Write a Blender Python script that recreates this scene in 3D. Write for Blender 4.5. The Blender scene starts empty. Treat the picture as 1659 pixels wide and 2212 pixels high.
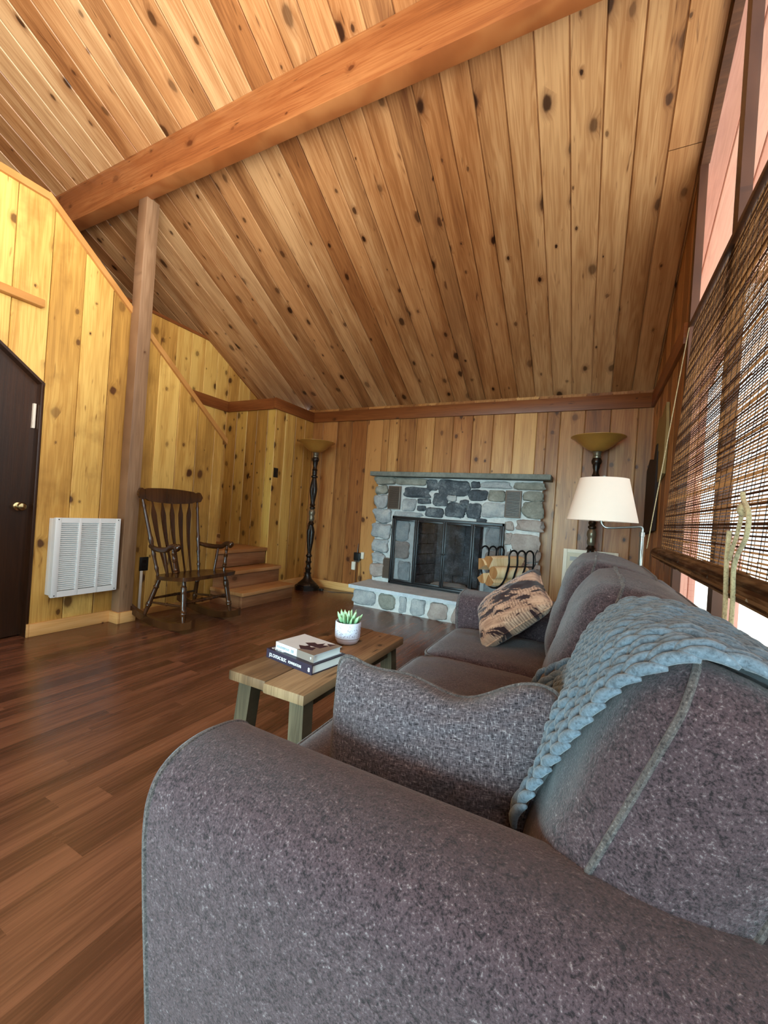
import bpy, bmesh, math, random
from mathutils import Vector, Matrix, noise
from mathutils.bvhtree import BVHTree
R = random.Random(7)
SC = bpy.context.scene
COL = SC.collection

# ------------------------------------------------------------------ camera
FPX, YAW, PITCH, ROLL, EYE = 889.783, math.radians(26.8657), math.radians(.0237), math.radians(3.9306), 1.0
cd = bpy.data.cameras.new('camera'); cam = bpy.data.objects.new('camera', cd); COL.objects.link(cam)
cd.sensor_fit = 'HORIZONTAL'; cd.sensor_width = 36; cd.lens = FPX / 1659 * 36; cd.clip_start = .02; cd.clip_end = 200
fw = Vector((-math.sin(YAW) * math.cos(PITCH), math.cos(YAW) * math.cos(PITCH), math.sin(PITCH)))
rt = Vector((math.cos(YAW), math.sin(YAW), 0)); up = rt.cross(fw)
r2 = rt * math.cos(ROLL) + up * math.sin(ROLL); u2 = up * math.cos(ROLL) - rt * math.sin(ROLL)
cam.matrix_world = Matrix(((r2.x, u2.x, -fw.x, 0), (r2.y, u2.y, -fw.y, 0), (r2.z, u2.z, -fw.z, EYE), (0, 0, 0, 1)))
SC.camera = cam

# ------------------------------------------------------------------ light and exposure
vs = SC.view_settings
SC.display_settings.display_device = 'sRGB'
vs.view_transform = 'Standard'; vs.look = 'None'; vs.gamma = 1; vs.use_curve_mapping = False
vs.exposure = 0.0
SC.cycles.use_denoising = True
SC.cycles.max_bounces = 10; SC.cycles.diffuse_bounces = 6; SC.cycles.transparent_max_bounces = 16
SC.cycles.sample_clamp_indirect = 8
w = bpy.data.worlds.new('sky'); SC.world = w; w.use_nodes = True
wn = w.node_tree; wn.nodes.clear()
wo = wn.nodes.new('ShaderNodeOutputWorld'); wb = wn.nodes.new('ShaderNodeBackground')
wb.inputs[0].default_value = (.86, .94, 1, 1); wb.inputs[1].default_value = 2.5
wn.links.new(wb.outputs[0], wo.inputs[0])

def area(name, loc, rot, sx, sy, power, color, spread=3.14159):
    l = bpy.data.lights.new(name, 'AREA'); l.shape = 'RECTANGLE'; l.size = sx; l.size_y = sy; l.energy = power; l.color = color; l.spread = spread
    o = bpy.data.objects.new(name, l); o.location = loc; o.rotation_euler = rot; COL.objects.link(o); return o
sun = bpy.data.lights.new('sun', 'SUN'); sun.energy = 17.0; sun.angle = .01; sun.color = (1, .93, .82)
so_ = bpy.data.objects.new('sun', sun); COL.objects.link(so_); so_.rotation_euler = Vector((.06, .72, -.69)).to_track_quat('-Z', 'Y').to_euler()
# daylight entering by the glass doors behind the viewer, and by the near bay of the window wall
area('daylight_rear', (-.9, -3.3, .95), (math.radians(80), 0, 0), 2.2, 1.4, 46, (.52, .87, .97), .85)
area('daylight_side', (.38, -.5, 2.5), (0, math.radians(112), 0), 2.4, 2.6, 115, (1, .97, .95), 1.9)
area('daylight_low', (.40, -.25, 1.45), (0, math.radians(138), 0), 1.2, 1.7, 120, (1, .95, .88), 2.0)

# ------------------------------------------------------------------ material helpers
def lin(h):
    h = h.lstrip('#'); v = [int(h[i:i + 2], 16) / 255 for i in (0, 2, 4)]
    return tuple([(c / 12.92 if c <= .04045 else ((c + .055) / 1.055) ** 2.4) for c in v] + [1])

class NT:
    def __init__(s, name):
        s.m = bpy.data.materials.new(name); s.m.use_nodes = True; s.t = s.m.node_tree; s.t.nodes.clear()
        s.out = s.n('ShaderNodeOutputMaterial'); s.b = s.n('ShaderNodeBsdfPrincipled'); s.l(s.b.outputs[0], s.out.inputs[0])
    def n(s, t, **k):
        x = s.t.nodes.new(t)
        for a, v in k.items(): setattr(x, a, v)
        return x
    def l(s, a, b): s.t.links.new(a, b)
    def put(s, sock, v):
        if hasattr(v, 'is_output') or isinstance(v, bpy.types.NodeSocket): s.l(v, sock)
        else: sock.default_value = v
    def math(s, op, a, b=0., c=None, clamp=False):
        x = s.n('ShaderNodeMath', operation=op, use_clamp=clamp); s.put(x.inputs[0], a); s.put(x.inputs[1], b)
        if c is not None: s.put(x.inputs[2], c)
        return x.outputs[0]
    def comb(s, a, b, c):
        x = s.n('ShaderNodeCombineXYZ')
        for i, v in enumerate((a, b, c)): s.put(x.inputs[i], v)
        return x.outputs[0]
    def noise(s, vec, scale=1., detail=2., rough=.5, dist=0.):
        x = s.n('ShaderNodeTexNoise'); s.l(vec, x.inputs['Vector'])
        x.inputs['Scale'].default_value = scale; x.inputs['Detail'].default_value = detail
        x.inputs['Roughness'].default_value = rough; x.inputs['Distortion'].default_value = dist
        return x.outputs['Fac']
    def smooth(s, v, a, b, lo=0., hi=1.):
        x = s.n('ShaderNodeMapRange', interpolation_type='SMOOTHSTEP'); s.put(x.inputs[0], v)
        for i, q in enumerate((a, b, lo, hi)): x.inputs[i + 1].default_value = q
        return x.outputs[0]
    def mix(s, f, a, b, mode='MIX'):
        x = s.n('ShaderNodeMix', data_type='RGBA', blend_type=mode)
        s.put(x.inputs[0], f); s.put(x.inputs[6], a); s.put(x.inputs[7], b)
        return x.outputs[2]
    def coord(s, which='Object'):
        return s.n('ShaderNodeTexCoord').outputs[which]
    def sep(s, v):
        x = s.n('ShaderNodeSeparateXYZ'); s.l(v, x.inputs[0]); return x.outputs
    def base(s, c): s.put(s.b.inputs['Base Color'], c)
    def bump(s, h, strength=.3, dist=.01):
        x = s.n('ShaderNodeBump'); x.inputs['Strength'].default_value = strength; x.inputs['Distance'].default_value = dist
        s.l(h, x.inputs['Height']); s.l(x.outputs[0], s.b.inputs['Normal'])
    def set(s, rough=.5, metal=0., spec=.5, sheen=0.):
        s.put(s.b.inputs['Roughness'], rough); s.b.inputs['Metallic'].default_value = metal
        s.b.inputs['Specular IOR Level'].default_value = spec; s.b.inputs['Sheen Weight'].default_value = sheen
        return s.m

def plain(name, hexc, rough=.5, metal=0., spec=.5, var=.12, scale=30, bump=0.):
    t = NT(name); c = t.coord(); n = t.noise(c, scale, 3)
    a = lin(hexc); d = tuple(x * (1 - var) for x in a[:3]) + (1,)
    t.base(t.mix(n, d, a))
    if bump: t.bump(n, bump, .005)
    return t.set(rough, metal, spec)

def wood(name, light, mid, dark, knot='#3a2010', ua=0, va=2, width=.165, off=0., rough=.42, var=.35, knots=1., gs=1., kd=1., spec=.4, hue=None, butt=None, blotch=.0):
    """planked timber: ua is the axis across the boards, va the axis along them"""
    t = NT(name); s = t.sep(t.coord()); U = s[ua]; V = s[va]; Wd = s[3 - ua - va]
    q = t.math('DIVIDE', t.math('SUBTRACT', U, off), width); idx = t.math('FLOOR', q)
    if butt:   # short boards laid end to end
        wr = t.n('ShaderNodeTexWhiteNoise', noise_dimensions='1D'); t.l(t.math('ADD', idx, 91.3), wr.inputs['W'])
        vb = t.math('FLOOR', t.math('ADD', t.math('DIVIDE', V, butt), wr.outputs['Value']))
        idx = t.math('ADD', idx, t.math('MULTIPLY', vb, 37.7))
    wr = t.n('ShaderNodeTexWhiteNoise', noise_dimensions='1D'); t.l(idx, wr.inputs['W']); rnd = wr.outputs['Value']
    rs = t.sep(wr.outputs['Color'])
    v = t.math('ADD', V, t.math('MULTIPLY', rnd, 37.))
    k3 = t.math('ADD', t.math('MULTIPLY', idx, 5.3), t.math('MULTIPLY', Wd, 1.5))
    # knots
    kv = t.comb(t.math('ADD', t.math('MULTIPLY', U, 6.5 * kd), t.math('MULTIPLY', rnd, 9.)), t.math('MULTIPLY', v, 4.6 * kd), t.math('MULTIPLY', idx, 7.7))
    wob = t.noise(kv, 3.5, 3)
    kx = t.n('ShaderNodeTexVoronoi', voronoi_dimensions='2D'); t.l(kv, kx.inputs['Vector']); kx.inputs['Scale'].default_value = 1
    kr = t.sep(kx.outputs['Color'])
    size = t.math('MULTIPLY_ADD', t.math('POWER', kr[0], 2.), .17, .045)
    dist = t.math('ADD', kx.outputs['Distance'], t.math('MULTIPLY', t.math('SUBTRACT', wob, .5), .16))
    here = t.math('MULTIPLY', t.math('GREATER_THAN', kr[1], 1 - .62 * knots), t.math('MULTIPLY_ADD', kr[2], .55, .45))
    core = t.math('MULTIPLY', t.smooth(t.math('DIVIDE', dist, size), .55, 1.05, 1, 0), here)
    halo = t.math('MULTIPLY', t.smooth(t.math('DIVIDE', dist, size), .6, 2.2, 1, 0), here)
    # grain
    low = t.noise(t.comb(t.math('MULTIPLY', U, 11 * gs), t.math('MULTIPLY', v, .9 * gs), k3), 1, 2)
    uu = t.math('ADD', U, t.math('MULTIPLY', halo, .03))
    g1 = t.noise(t.comb(t.math('MULTIPLY', uu, 16 * gs), t.math('MULTIPLY', v, .75 * gs), k3), 1, 3, .55)
    ring = t.math('MULTIPLY_ADD', t.math('SINE', t.math('MULTIPLY', g1, 52.)), .5, .5)
    fine = t.noise(t.comb(t.math('MULTIPLY', uu, 260 * gs), t.math('MULTIPLY', v, 3.5 * gs), k3), 1, 3, .6)
    f = t.math('ADD', t.math('MULTIPLY', ring, .13), t.math('MULTIPLY', fine, .26))
    f = t.math('ADD', f, t.math('MULTIPLY', low, .75))
    f = t.math('ADD', f, t.math('MULTIPLY', t.math('SUBTRACT', rnd, .5), var * 1.3))
    f = t.math('SUBTRACT', f, .17)
    cr = t.n('ShaderNodeValToRGB'); e = cr.color_ramp.elements
    e[0].position = .12; e[0].color = lin(light); e[1].position = .85; e[1].color = lin(dark)
    x = e.new(.45); x.color = lin(mid)
    t.l(f, cr.inputs[0]); c = cr.outputs[0]
    if hue:
        c = t.mix(t.math('MULTIPLY', t.math('GREATER_THAN', rs[1], .62), .55), c, lin(hue), 'MULTIPLY')
    if blotch:
        bl = t.noise(t.comb(t.math('MULTIPLY', U, 3.), t.math('MULTIPLY', v, 2.2), k3), 1.4, 4, .6)
        c = t.mix(t.smooth(bl, .5, .72, 0, blotch), c, lin(dark), 'MIX')
    c = t.mix(t.math('MULTIPLY', halo, .55), c, lin(dark))
    fleck = t.noise(t.comb(t.math('MULTIPLY', U, 38.), t.math('MULTIPLY', v, 5.5), k3), 1, 2, .5, .6)
    c = t.mix(t.smooth(fleck, .66, .80, 0, .75 if knots > .2 else .15), c, lin(dark), 'MULTIPLY')
    c = t.mix(core, c, lin(knot))
    t.base(c)
    t.bump(t.math('SUBTRACT', t.math('MULTIPLY', fine, .5), t.math('MULTIPLY', core, .5)), .18, .004)
    t.put(t.b.inputs['Roughness'], t.math('MULTIPLY_ADD', fine, .2, rough - .1))
    t.b.inputs['Specular IOR Level'].default_value = spec
    return t.m

def fabric(name, c1, c2, c3, scale=1., rough=.9, bump=.6, sheen=.25):
    t = NT(name); c = t.coord()
    n1 = t.noise(c, 420 * scale, 3, .65); n2 = t.noise(c, 120 * scale, 4, .7, 1.5); n3 = t.noise(c, 9, 3)
    f = t.math('ADD', t.math('MULTIPLY', n1, .5), t.math('MULTIPLY', n2, .5))
    col = t.mix(t.smooth(f, .38, .54), lin(c1), lin(c2))
    col = t.mix(t.smooth(f, .54, .74), col, lin(c3))
    col = t.mix(t.math('MULTIPLY', n3, .35), col, lin(c1))
    t.base(col); t.bump(f, bump, .004)
    return t.set(rough, 0, .15, sheen)

M = {}
M['ceil'] = wood('cedar_ceiling_boards', '#d6ae7e', '#ac7d50', '#683b1f', '#2c1407', ua=0, va=1, width=.168, off=.083, knots=.7, var=.27, hue='#ecd2b8')
M['beam'] = wood('cedar_beam', '#b8804e', '#985c32', '#6a3719', '#5a2a10', ua=2, va=0, width=.6, off=3.0, knots=.35, var=.2, blotch=.35, rough=.4)
M['post'] = wood('cedar_post', '#a98a6c', '#8b6c50', '#624832', '#4a2a15', ua=1, va=2, width=.4, off=1.8, knots=.4, var=.2, rough=.5)
M['wallL'] = wood('knotty_pine_left', '#e0ba68', '#bd9046', '#855d27', '#4a270f', ua=1, va=2, width=.2, off=1.407, knots=.75, var=.35, blotch=.4, kd=.9)
M['wallS'] = wood('knotty_pine_recess', '#d8b660', '#b98d43', '#7f5a26', '#2e1709', ua=0, va=2, width=.165, off=-4.1, knots=1.15, var=.3)
M['wallS2'] = wood('knotty_pine_stair_side', '#e3bd69', '#c6954a', '#8c6028', '#41220d', ua=1, va=2, width=.18, off=3.62, knots=.9, var=.3)
M['wallF'] = wood('cedar_fireplace_wall', '#d0a062', '#ab7540', '#744520', '#42200c', ua=0, va=2, width=.217, off=-3.377, knots=.75, var=.45, hue='#d9b7a0')
M['wallR'] = wood('cedar_window_wall', '#bf8a55', '#a06b3a', '#6f4420', '#42200c', ua=1, va=2, width=.2, off=0, knots=.6, var=.4)
M['trim'] = wood('stained_trim', '#9c6233', '#834b24', '#5c3015', '#32160a', ua=2, va=0, width=.9, off=-.3, knots=.4, var=.1)
M['trimY'] = wood('stained_trim_side', '#9c6233', '#834b24', '#5c3015', '#32160a', ua=2, va=1, width=.9, off=-.3, knots=.4, var=.1)
M['cap'] = wood('pine_cap', '#d3a263', '#b88347', '#8a5a2a', '#4a270f', ua=0, va=1, width=.9, off=-4, knots=.3, var=.1)
M['base'] = wood('pine_baseboard', '#eec487', '#dba866', '#b57c40', '#5a3216', ua=2, va=1, width=.9, off=-.3, knots=.55, var=.1)
M['floor'] = wood('laminate_floor', '#82553e', '#5e3b2a', '#371f13', '#20100a', ua=0, va=1, width=.085, off=0, knots=.1, var=.2, butt=.9, gs=1.3, rough=.24, spec=.6)
M['step'] = wood('worn_step', '#cd9d6a', '#ab7848', '#7a4d29', '#4a270f', ua=0, va=1, width=.9, off=-4, knots=.3, var=.1, blotch=.3)
M['riser'] = wood('worn_riser', '#b07f57', '#8f6040', '#684023', '#4a270f', ua=2, va=1, width=.9, off=-.4, knots=.2, var=.1, blotch=.5)
M['door'] = wood('dark_door', '#3b2210', '#2a180b', '#190d06', '#120803', ua=1, va=2, width=2, off=-1, knots=0, var=.1, rough=.35)
M['window'] = wood('window_timber', '#6f452a', '#54311c', '#351c0f', '#301808', ua=1, va=2, width=2, off=-5, knots=.1, var=.1)
M['bench'] = wood('weathered_bench', '#957757', '#6b4f36', '#36271a', '#2e2013', ua=0, va=1, width=.167, off=-1.088, knots=.8, var=.4, gs=1.6, kd=1.5, blotch=.35, rough=.6, spec=.25)
M['benchleg'] = wood('grey_bench_leg', '#62533f', '#453929', '#2a2119', '#2e2013', ua=0, va=2, width=2, off=-3, knots=.2, var=.1, gs=2, rough=.7, spec=.2)
M['rocker'] = wood('dark_varnished_maple', '#54331a', '#3a200e', '#1f0f06', '#140904', ua=1, va=2, width=5, off=-7, knots=0, var=.1, gs=1.2, rough=.22, spec=.6)
M['log'] = wood('split_birch', '#f3dcb8', '#e0bd8e', '#b98f63', '#8a5a2c', ua=0, va=1, width=5, off=-9, knots=.15, var=.1, gs=2, rough=.7)
M['logend'] = wood('log_end_grain', '#b98a58', '#966338', '#683d1c', '#5a3010', ua=0, va=2, width=5, off=-9, knots=0, var=.1, gs=2.5, rough=.8)
M['stone'] = None
def stone(name, cols, sc=9):
    t = NT(name); c = t.coord(); n = t.noise(c, sc, 5, .6); n2 = t.noise(c, sc * 7, 4, .65)
    cr = t.n('ShaderNodeValToRGB'); e = cr.color_ramp.elements
    e[0].position = .3; e[0].color = lin(cols[0]); e[1].position = .7; e[1].color = lin(cols[2]); x = e.new(.5); x.color = lin(cols[1])
    t.l(t.math('ADD', t.math('MULTIPLY', n, .65), t.math('MULTIPLY', n2, .35)), cr.inputs[0])
    t.base(cr.outputs[0]); t.bump(t.math('ADD', n, t.math('MULTIPLY', n2, .5)), .5, .02)
    return t.set(.8, 0, .3)
M['stone'] = stone('grey_fieldstone', ('#7b7f82', '#9da0a1', '#bbbab6'))
M['stoned'] = stone('sooty_fieldstone', ('#2a2e33', '#4a5056', '#82888b'))
M['stonep'] = stone('pinkish_fieldstone', ('#877a74', '#a0938c', '#b3a8a0'))
M['stoneg'] = stone('olive_fieldstone', ('#696860', '#86857b', '#a09f95'))
M['mortar'] = stone('pale_mortar', ('#b5b5b3', '#cccbc8', '#dddcd8'), 20)
M['slab'] = stone('bluestone_slab', ('#a0a9b1', '#bcc4ca', '#d0d5d8'), 6)
M['mantel'] = stone('dark_mantel_stone', ('#5c605b', '#747871', '#8b8e86'), 6)
M['firebrick'] = stone('sooty_firebrick', ('#2e2f31', '#4d4f52', '#83858a'), 8)
M['iron'] = plain('black_iron', '#17171a', .45, .6)
M['screen'] = plain('dark_bronze_frame', '#2b2a2c', .4, .5)
M['vent'] = plain('brown_vent_metal', '#6a5b50', .5, .3)
M['white'] = plain('white_enamel', '#e9efee', .35, 0, .5, .03)
M['grille'] = plain('grey_heater_inside', '#566a6e', .6)
M['sofa'] = fabric('taupe_chenille', '#211a1c', '#513f43', '#a69a98', .8)
def tweed():
    t = NT('grey_tweed'); c = t.coord(); s = t.sep(c)
    a = t.noise(t.comb(t.math('MULTIPLY', s[0], 620.), t.math('MULTIPLY', s[1], 90.), 1.), 1, 2); b = t.noise(t.comb(t.math('MULTIPLY', s[0], 90.), t.math('MULTIPLY', s[1], 620.), 5.), 1, 2); d = t.noise(c, 210, 3, .6)
    f = t.math('ADD', t.math('MULTIPLY', t.math('MAXIMUM', a, b), .6), t.math('MULTIPLY', d, .4))
    col = t.mix(t.smooth(f, .40, .56), lin('#221d20'), lin('#574d51')); col = t.mix(t.smooth(f, .55, .74), col, lin('#aba1a0'))
    t.base(col); t.bump(f, .7, .004); return t.set(.9, 0, .15, .2)
M['pillowg'] = tweed()
M['yarn'] = fabric('blue_grey_yarn', '#4d5963', '#6c7c89', '#94a5b2', .5, bump=.35)
M['piping'] = fabric('taupe_piping', '#302b2b', '#5c5451', '#a89f97', .8)
M['bronze'] = None
def bronze():
    t = NT('antiqued_dark_bronze'); c = t.coord(); n = t.noise(c, 40, 4, .7)
    t.base(t.mix(t.smooth(n, .55, .75), lin('#1d130d'), lin('#6a5138'))); return t.set(.35, .3, .5)
M['bronze'] = bronze()
M['pewter'] = plain('brushed_antique_collar', '#8a7f6b', .35, .6, .5, .5, 60)
M['amber'] = plain('amber_glass_shade', '#b8863e', .35, 0, .5, .3, 12)
M['amber'].node_tree.nodes['Principled BSDF'].inputs['Transmission Weight'].default_value = .0
M['shade'] = plain('cream_lampshade', '#f6e6d8', .8, 0, .2, .03)
M['steel'] = plain('brushed_steel', '#a9b0ae', .28, .9)
M['brass'] = plain('brass', '#d9c08a', .2, 1)
M['black'] = plain('black_plastic', '#141312', .4)
M['cream'] = plain('cream_plastic', '#e4dccb', .5)
M['paper'] = plain('book_pages', '#e9eeea', .8, 0, .2, .05, 200)
M['purple'] = plain('plum_cloth', '#2c2233', .5)
M['bookgrey'] = plain('pale_grey_cover', '#d5dade', .4, 0, .4, .12, 14)
M['booktaupe'] = plain('taupe_cover', '#85766c', .4)
M['ink'] = plain('dark_plum_print', '#3a2430', .5)
M['inkl'] = plain('white_print', '#e6e2e2', .5)
M['inkg'] = plain('grey_print', '#8d979f', .5)
M['soil'] = plain('dark_soil', '#2a1c12', .95, 0, .1, .5, 90, .8)
M['print'] = plain('cream_print_paper', '#d9cdb6', .7)
M['frame'] = plain('cream_frame', '#e9dfcc', .5)
M['rope'] = fabric('cream_rope', '#9a8c6c', '#c7b88f', '#e6d9b4', .6)
M['pale_wood'] = plain('pale_weathered_board', '#a08a5c', .7, 0, .2, .3, 12)
M['dark_wood'] = plain('dark_carved_board', '#2f2018', .6, 0, .2, .3, 12)
M['concrete'] = plain('pale_patio_paving', '#c9c4bb', .9, 0, .2, .1, 3)
M['red'] = wood('faded_red_siding', '#d9ab9c', '#c99486', '#ad7a6e', '#8c5a50', ua=0, va=2, width=.14, off=0, knots=.1, var=.3)

def succulent():
    t = NT('succulent_leaf'); s = t.sep(t.coord('Generated')); n = t.noise(t.coord(), 90, 2)
    c = t.mix(t.smooth(s[2], .3, 1), lin('#4f8a55'), lin('#a9cf9c')); t.base(t.mix(t.math('MULTIPLY', n, .3), c, lin('#d4e6c4')))
    return t.set(.45, 0, .4)
M['leaf'] = succulent()
def pot():
    t = NT('speckled_glazed_pot'); c = t.coord(); s = t.sep(c)
    v = t.n('ShaderNodeTexVoronoi'); t.l(c, v.inputs['Vector']); v.inputs['Scale'].default_value = 150
    n = t.noise(c, 60, 3); d = t.math('MULTIPLY', t.math('LESS_THAN', v.outputs['Distance'], .38), t.math('GREATER_THAN', n, .47))
    band = t.math('MULTIPLY', t.math('GREATER_THAN', s[2], .034), t.math('LESS_THAN', s[2], .085))
    col = t.mix(t.math('MULTIPLY', t.math('MULTIPLY', d, band), .8), lin('#dcdcea'), lin('#8f7f93'))
    line = t.math('LESS_THAN', t.math('ABSOLUTE', t.math('SUBTRACT', s[2], .026)), .0016)
    col = t.mix(line, col, lin('#9a8f8c')); t.base(col); return t.set(.35, 0, .5)
M['pot'] = pot()
def camo():
    t = NT('feather_print_cloth'); c = t.coord(); s = t.sep(c)
    # long dark feather shapes and fine barbs printed on tan cloth
    v1 = t.comb(t.math('ADD', t.math('MULTIPLY', s[0], 5), t.math('MULTIPLY', s[1], 3)), t.math('MULTIPLY', t.math('SUBTRACT', s[1], t.math('MULTIPLY', s[0], .4)), 15), 3.)
    a = t.noise(v1, 1.15, 4, .6, .5); b = t.noise(v1, 2.6, 3, .6, .4)
    st = t.math('MULTIPLY_ADD', t.math('SINE', t.math('MULTIPLY', t.math('ADD', s[0], t.math('MULTIPLY', a, .08)), 520)), .5, .5)
    col = t.mix(t.smooth(b, .35, .7), lin('#bf9a80'), lin('#96725d'))
    col = t.mix(t.math('MULTIPLY', t.smooth(a, .44, .50), t.math('MULTIPLY', st, .7)), col, lin('#55372f'))
    col = t.mix(t.smooth(a, .53, .555), col, lin('#2a1719'))
    t.base(col); t.bump(t.noise(c, 500, 2), .3, .002); return t.set(.85, 0, .2, .2)
M['camo'] = camo()
def glass(name, tint, refl=.3):
    m = bpy.data.materials.new(name); m.use_nodes = True; t = m.node_tree; t.nodes.clear()
    o = t.nodes.new('ShaderNodeOutputMaterial'); tr = t.nodes.new('ShaderNodeBsdfTransparent'); gl = t.nodes.new('ShaderNodeBsdfGlossy')
    lw = t.nodes.new('ShaderNodeLayerWeight'); lw.inputs[0].default_value = .5; p5 = t.nodes.new('ShaderNodeMath'); p5.operation = 'POWER'; p5.inputs[1].default_value = 5
    fr = t.nodes.new('ShaderNodeMath'); fr.operation = 'MULTIPLY_ADD'; fr.inputs[1].default_value = refl; fr.inputs[2].default_value = .04
    t.links.new(lw.outputs['Facing'], p5.inputs[0]); t.links.new(p5.outputs[0], fr.inputs[0]); mx = t.nodes.new('ShaderNodeMixShader')
    tr.inputs[0].default_value = tint; gl.inputs['Roughness'].default_value = .02; gl.inputs[0].default_value = (.9, .9, .9, 1)
    t.links.new(fr.outputs[0], mx.inputs[0]); t.links.new(tr.outputs[0], mx.inputs[1]); t.links.new(gl.outputs[0], mx.inputs[2]); t.links.new(mx.outputs[0], o.inputs[0])
    return m
M['glass'] = glass('window_glass', (.94, .97, .97, 1))
M['fireglass'] = glass('smoked_fire_glass', (.72, .74, .76, 1), .5)
def reed():
    t = NT('bamboo_reed'); s = t.sep(t.coord())
    wz = t.n('ShaderNodeTexWhiteNoise', noise_dimensions='1D'); t.l(t.math('FLOOR', t.math('DIVIDE', s[2], .0095)), wz.inputs['W'])
    n = t.noise(t.comb(t.math('MULTIPLY', s[0], 3.), t.math('MULTIPLY', s[1], 9.), t.math('MULTIPLY', s[2], 105.)), 1, 3, .6)
    f = t.math('ADD', t.math('MULTIPLY', wz.outputs[0], .5), t.math('MULTIPLY', n, .6))
    c = t.mix(t.smooth(f, .35, .75), lin('#bd9f7c'), lin('#62432d')); t.base(c)
    # thin reeds let a little daylight through
    tl = t.n('ShaderNodeBsdfTranslucent'); t.l(c, tl.inputs[0]); mx = t.n('ShaderNodeMixShader'); mx.inputs[0].default_value = .7
    t.l(t.b.outputs[0], mx.inputs[1]); t.l(tl.outputs[0], mx.inputs[2]); t.l(mx.outputs[0], t.out.inputs[0])
    return t.set(.6, 0, .3)
M['reed'] = reed()
M['reedroll'] = M['reed']

# ------------------------------------------------------------------ mesh helpers
def finish(name, bm, mats, parent=None, angle=38, recalc=True, smooth=True):
    if recalc: bmesh.ops.recalc_face_normals(bm, faces=bm.faces)
    me = bpy.data.meshes.new(name); bm.to_mesh(me); bm.free()
    for m in (mats if isinstance(mats, (list, tuple)) else [mats]): me.materials.append(m)
    if smooth:
        me.polygons.foreach_set('use_smooth', [True] * len(me.polygons)); me.set_sharp_from_angle(angle=math.radians(angle))
    o = bpy.data.objects.new(name, me); COL.objects.link(o)
    if parent:
        o.parent = parent; o.matrix_parent_inverse = Matrix.Translation(-Vector(parent_loc(parent)))
    return o
def parent_loc(p):
    v = Vector(p.location)
    if p.parent: v = v + p.matrix_parent_inverse.translation + parent_loc(p.parent)
    return v
def thing(name, label, cat, loc=(0, 0, 0), group=None):
    o = bpy.data.objects.new(name, None); COL.objects.link(o); o.location = loc; o.empty_display_size = .1
    return tag(o, label, cat, group)
def tag(o, label, cat, group=None):
    o['label'] = label; o['category'] = cat
    if group: o['group'] = group
    return o
def struct(o, label=None, cat=None):
    o['kind'] = 'structure'
    if label: o['label'] = label
    if cat: o['category'] = cat
    return o
def B(): return bmesh.new()
def box(bm, x0, x1, y0, y1, z0, z1, bev=0., seg=2, mi=0, mat=None):
    r = bmesh.ops.create_cube(bm, size=1, matrix=Matrix.Translation(((x0 + x1) / 2, (y0 + y1) / 2, (z0 + z1) / 2)) @ Matrix.Diagonal((x1 - x0, y1 - y0, z1 - z0, 1)))
    vs_ = r['verts']; fs = {f for v in vs_ for f in v.link_faces}
    for f in fs: f.material_index = mi
    if bev:
        es = list({e for v in vs_ for e in v.link_edges})
        r2_ = bmesh.ops.bevel(bm, geom=es, offset=bev, segments=seg, profile=.5, affect='EDGES')
        vs_ = list({v for f in r2_['faces'] for v in f.verts} | {v for v in vs_ if v.is_valid})
        for f in r2_['faces']: f.material_index = mi
    if mat is not None: bmesh.ops.transform(bm, matrix=mat, verts=[v for v in vs_ if v.is_valid])
    return vs_
def prism(bm, poly, fmap, a, b, mi=0):
    """poly: list of 2D points; fmap(p, q, d) -> 3D point; extruded from d=a to d=b"""
    v0 = [bm.verts.new(fmap(p, q, a)) for p, q in poly]; v1 = [bm.verts.new(fmap(p, q, b)) for p, q in poly]
    fs = [bm.faces.new(v0), bm.faces.new(v1[::-1])]; n = len(poly)
    for i in range(n): fs.append(bm.faces.new((v0[i], v0[(i + 1) % n], v1[(i + 1) % n], v1[i])))
    for f in fs: f.material_index = mi
    return v0 + v1
def frames(pts, closed=False):
    n = len(pts); out = []; prev = None
    for i in range(n):
        a = pts[(i - 1) % n] if (closed or i) else pts[0]; b = pts[(i + 1) % n] if (closed or i < n - 1) else pts[-1]
        t = (b - a).normalized()
        if prev is None:
            r = Vector((0, 0, 1)) if abs(t.z) < .9 else Vector((1, 0, 0)); nn = (r - t * r.dot(t)).normalized()
        else: nn = (prev - t * prev.dot(t)).normalized()
        prev = nn; out.append((nn, t.cross(nn)))
    return out
def tube(bm, pts, r, seg=8, closed=False, cap=True, mi=0, squash=1.):
    pts = [Vector(p) for p in pts]; fr = frames(pts, closed); rings = []
    for i, (p, (n, b)) in enumerate(zip(pts, fr)):
        rr = r[i] if isinstance(r, (list, tuple)) else r
        rings.append([bm.verts.new(p + n * (rr * math.cos(2 * math.pi * k / seg)) + b * (rr * squash * math.sin(2 * math.pi * k / seg))) for k in range(seg)])
    m = len(rings)
    for i in range(m if closed else m - 1):
        A, C = rings[i], rings[(i + 1) % m]
        for k in range(seg):
            f = bm.faces.new((A[k], A[(k + 1) % seg], C[(k + 1) % seg], C[k])); f.material_index = mi
    if cap and not closed:
        f = bm.faces.new(rings[0][::-1]); f.material_index = mi; f = bm.faces.new(rings[-1]); f.material_index = mi
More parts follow.
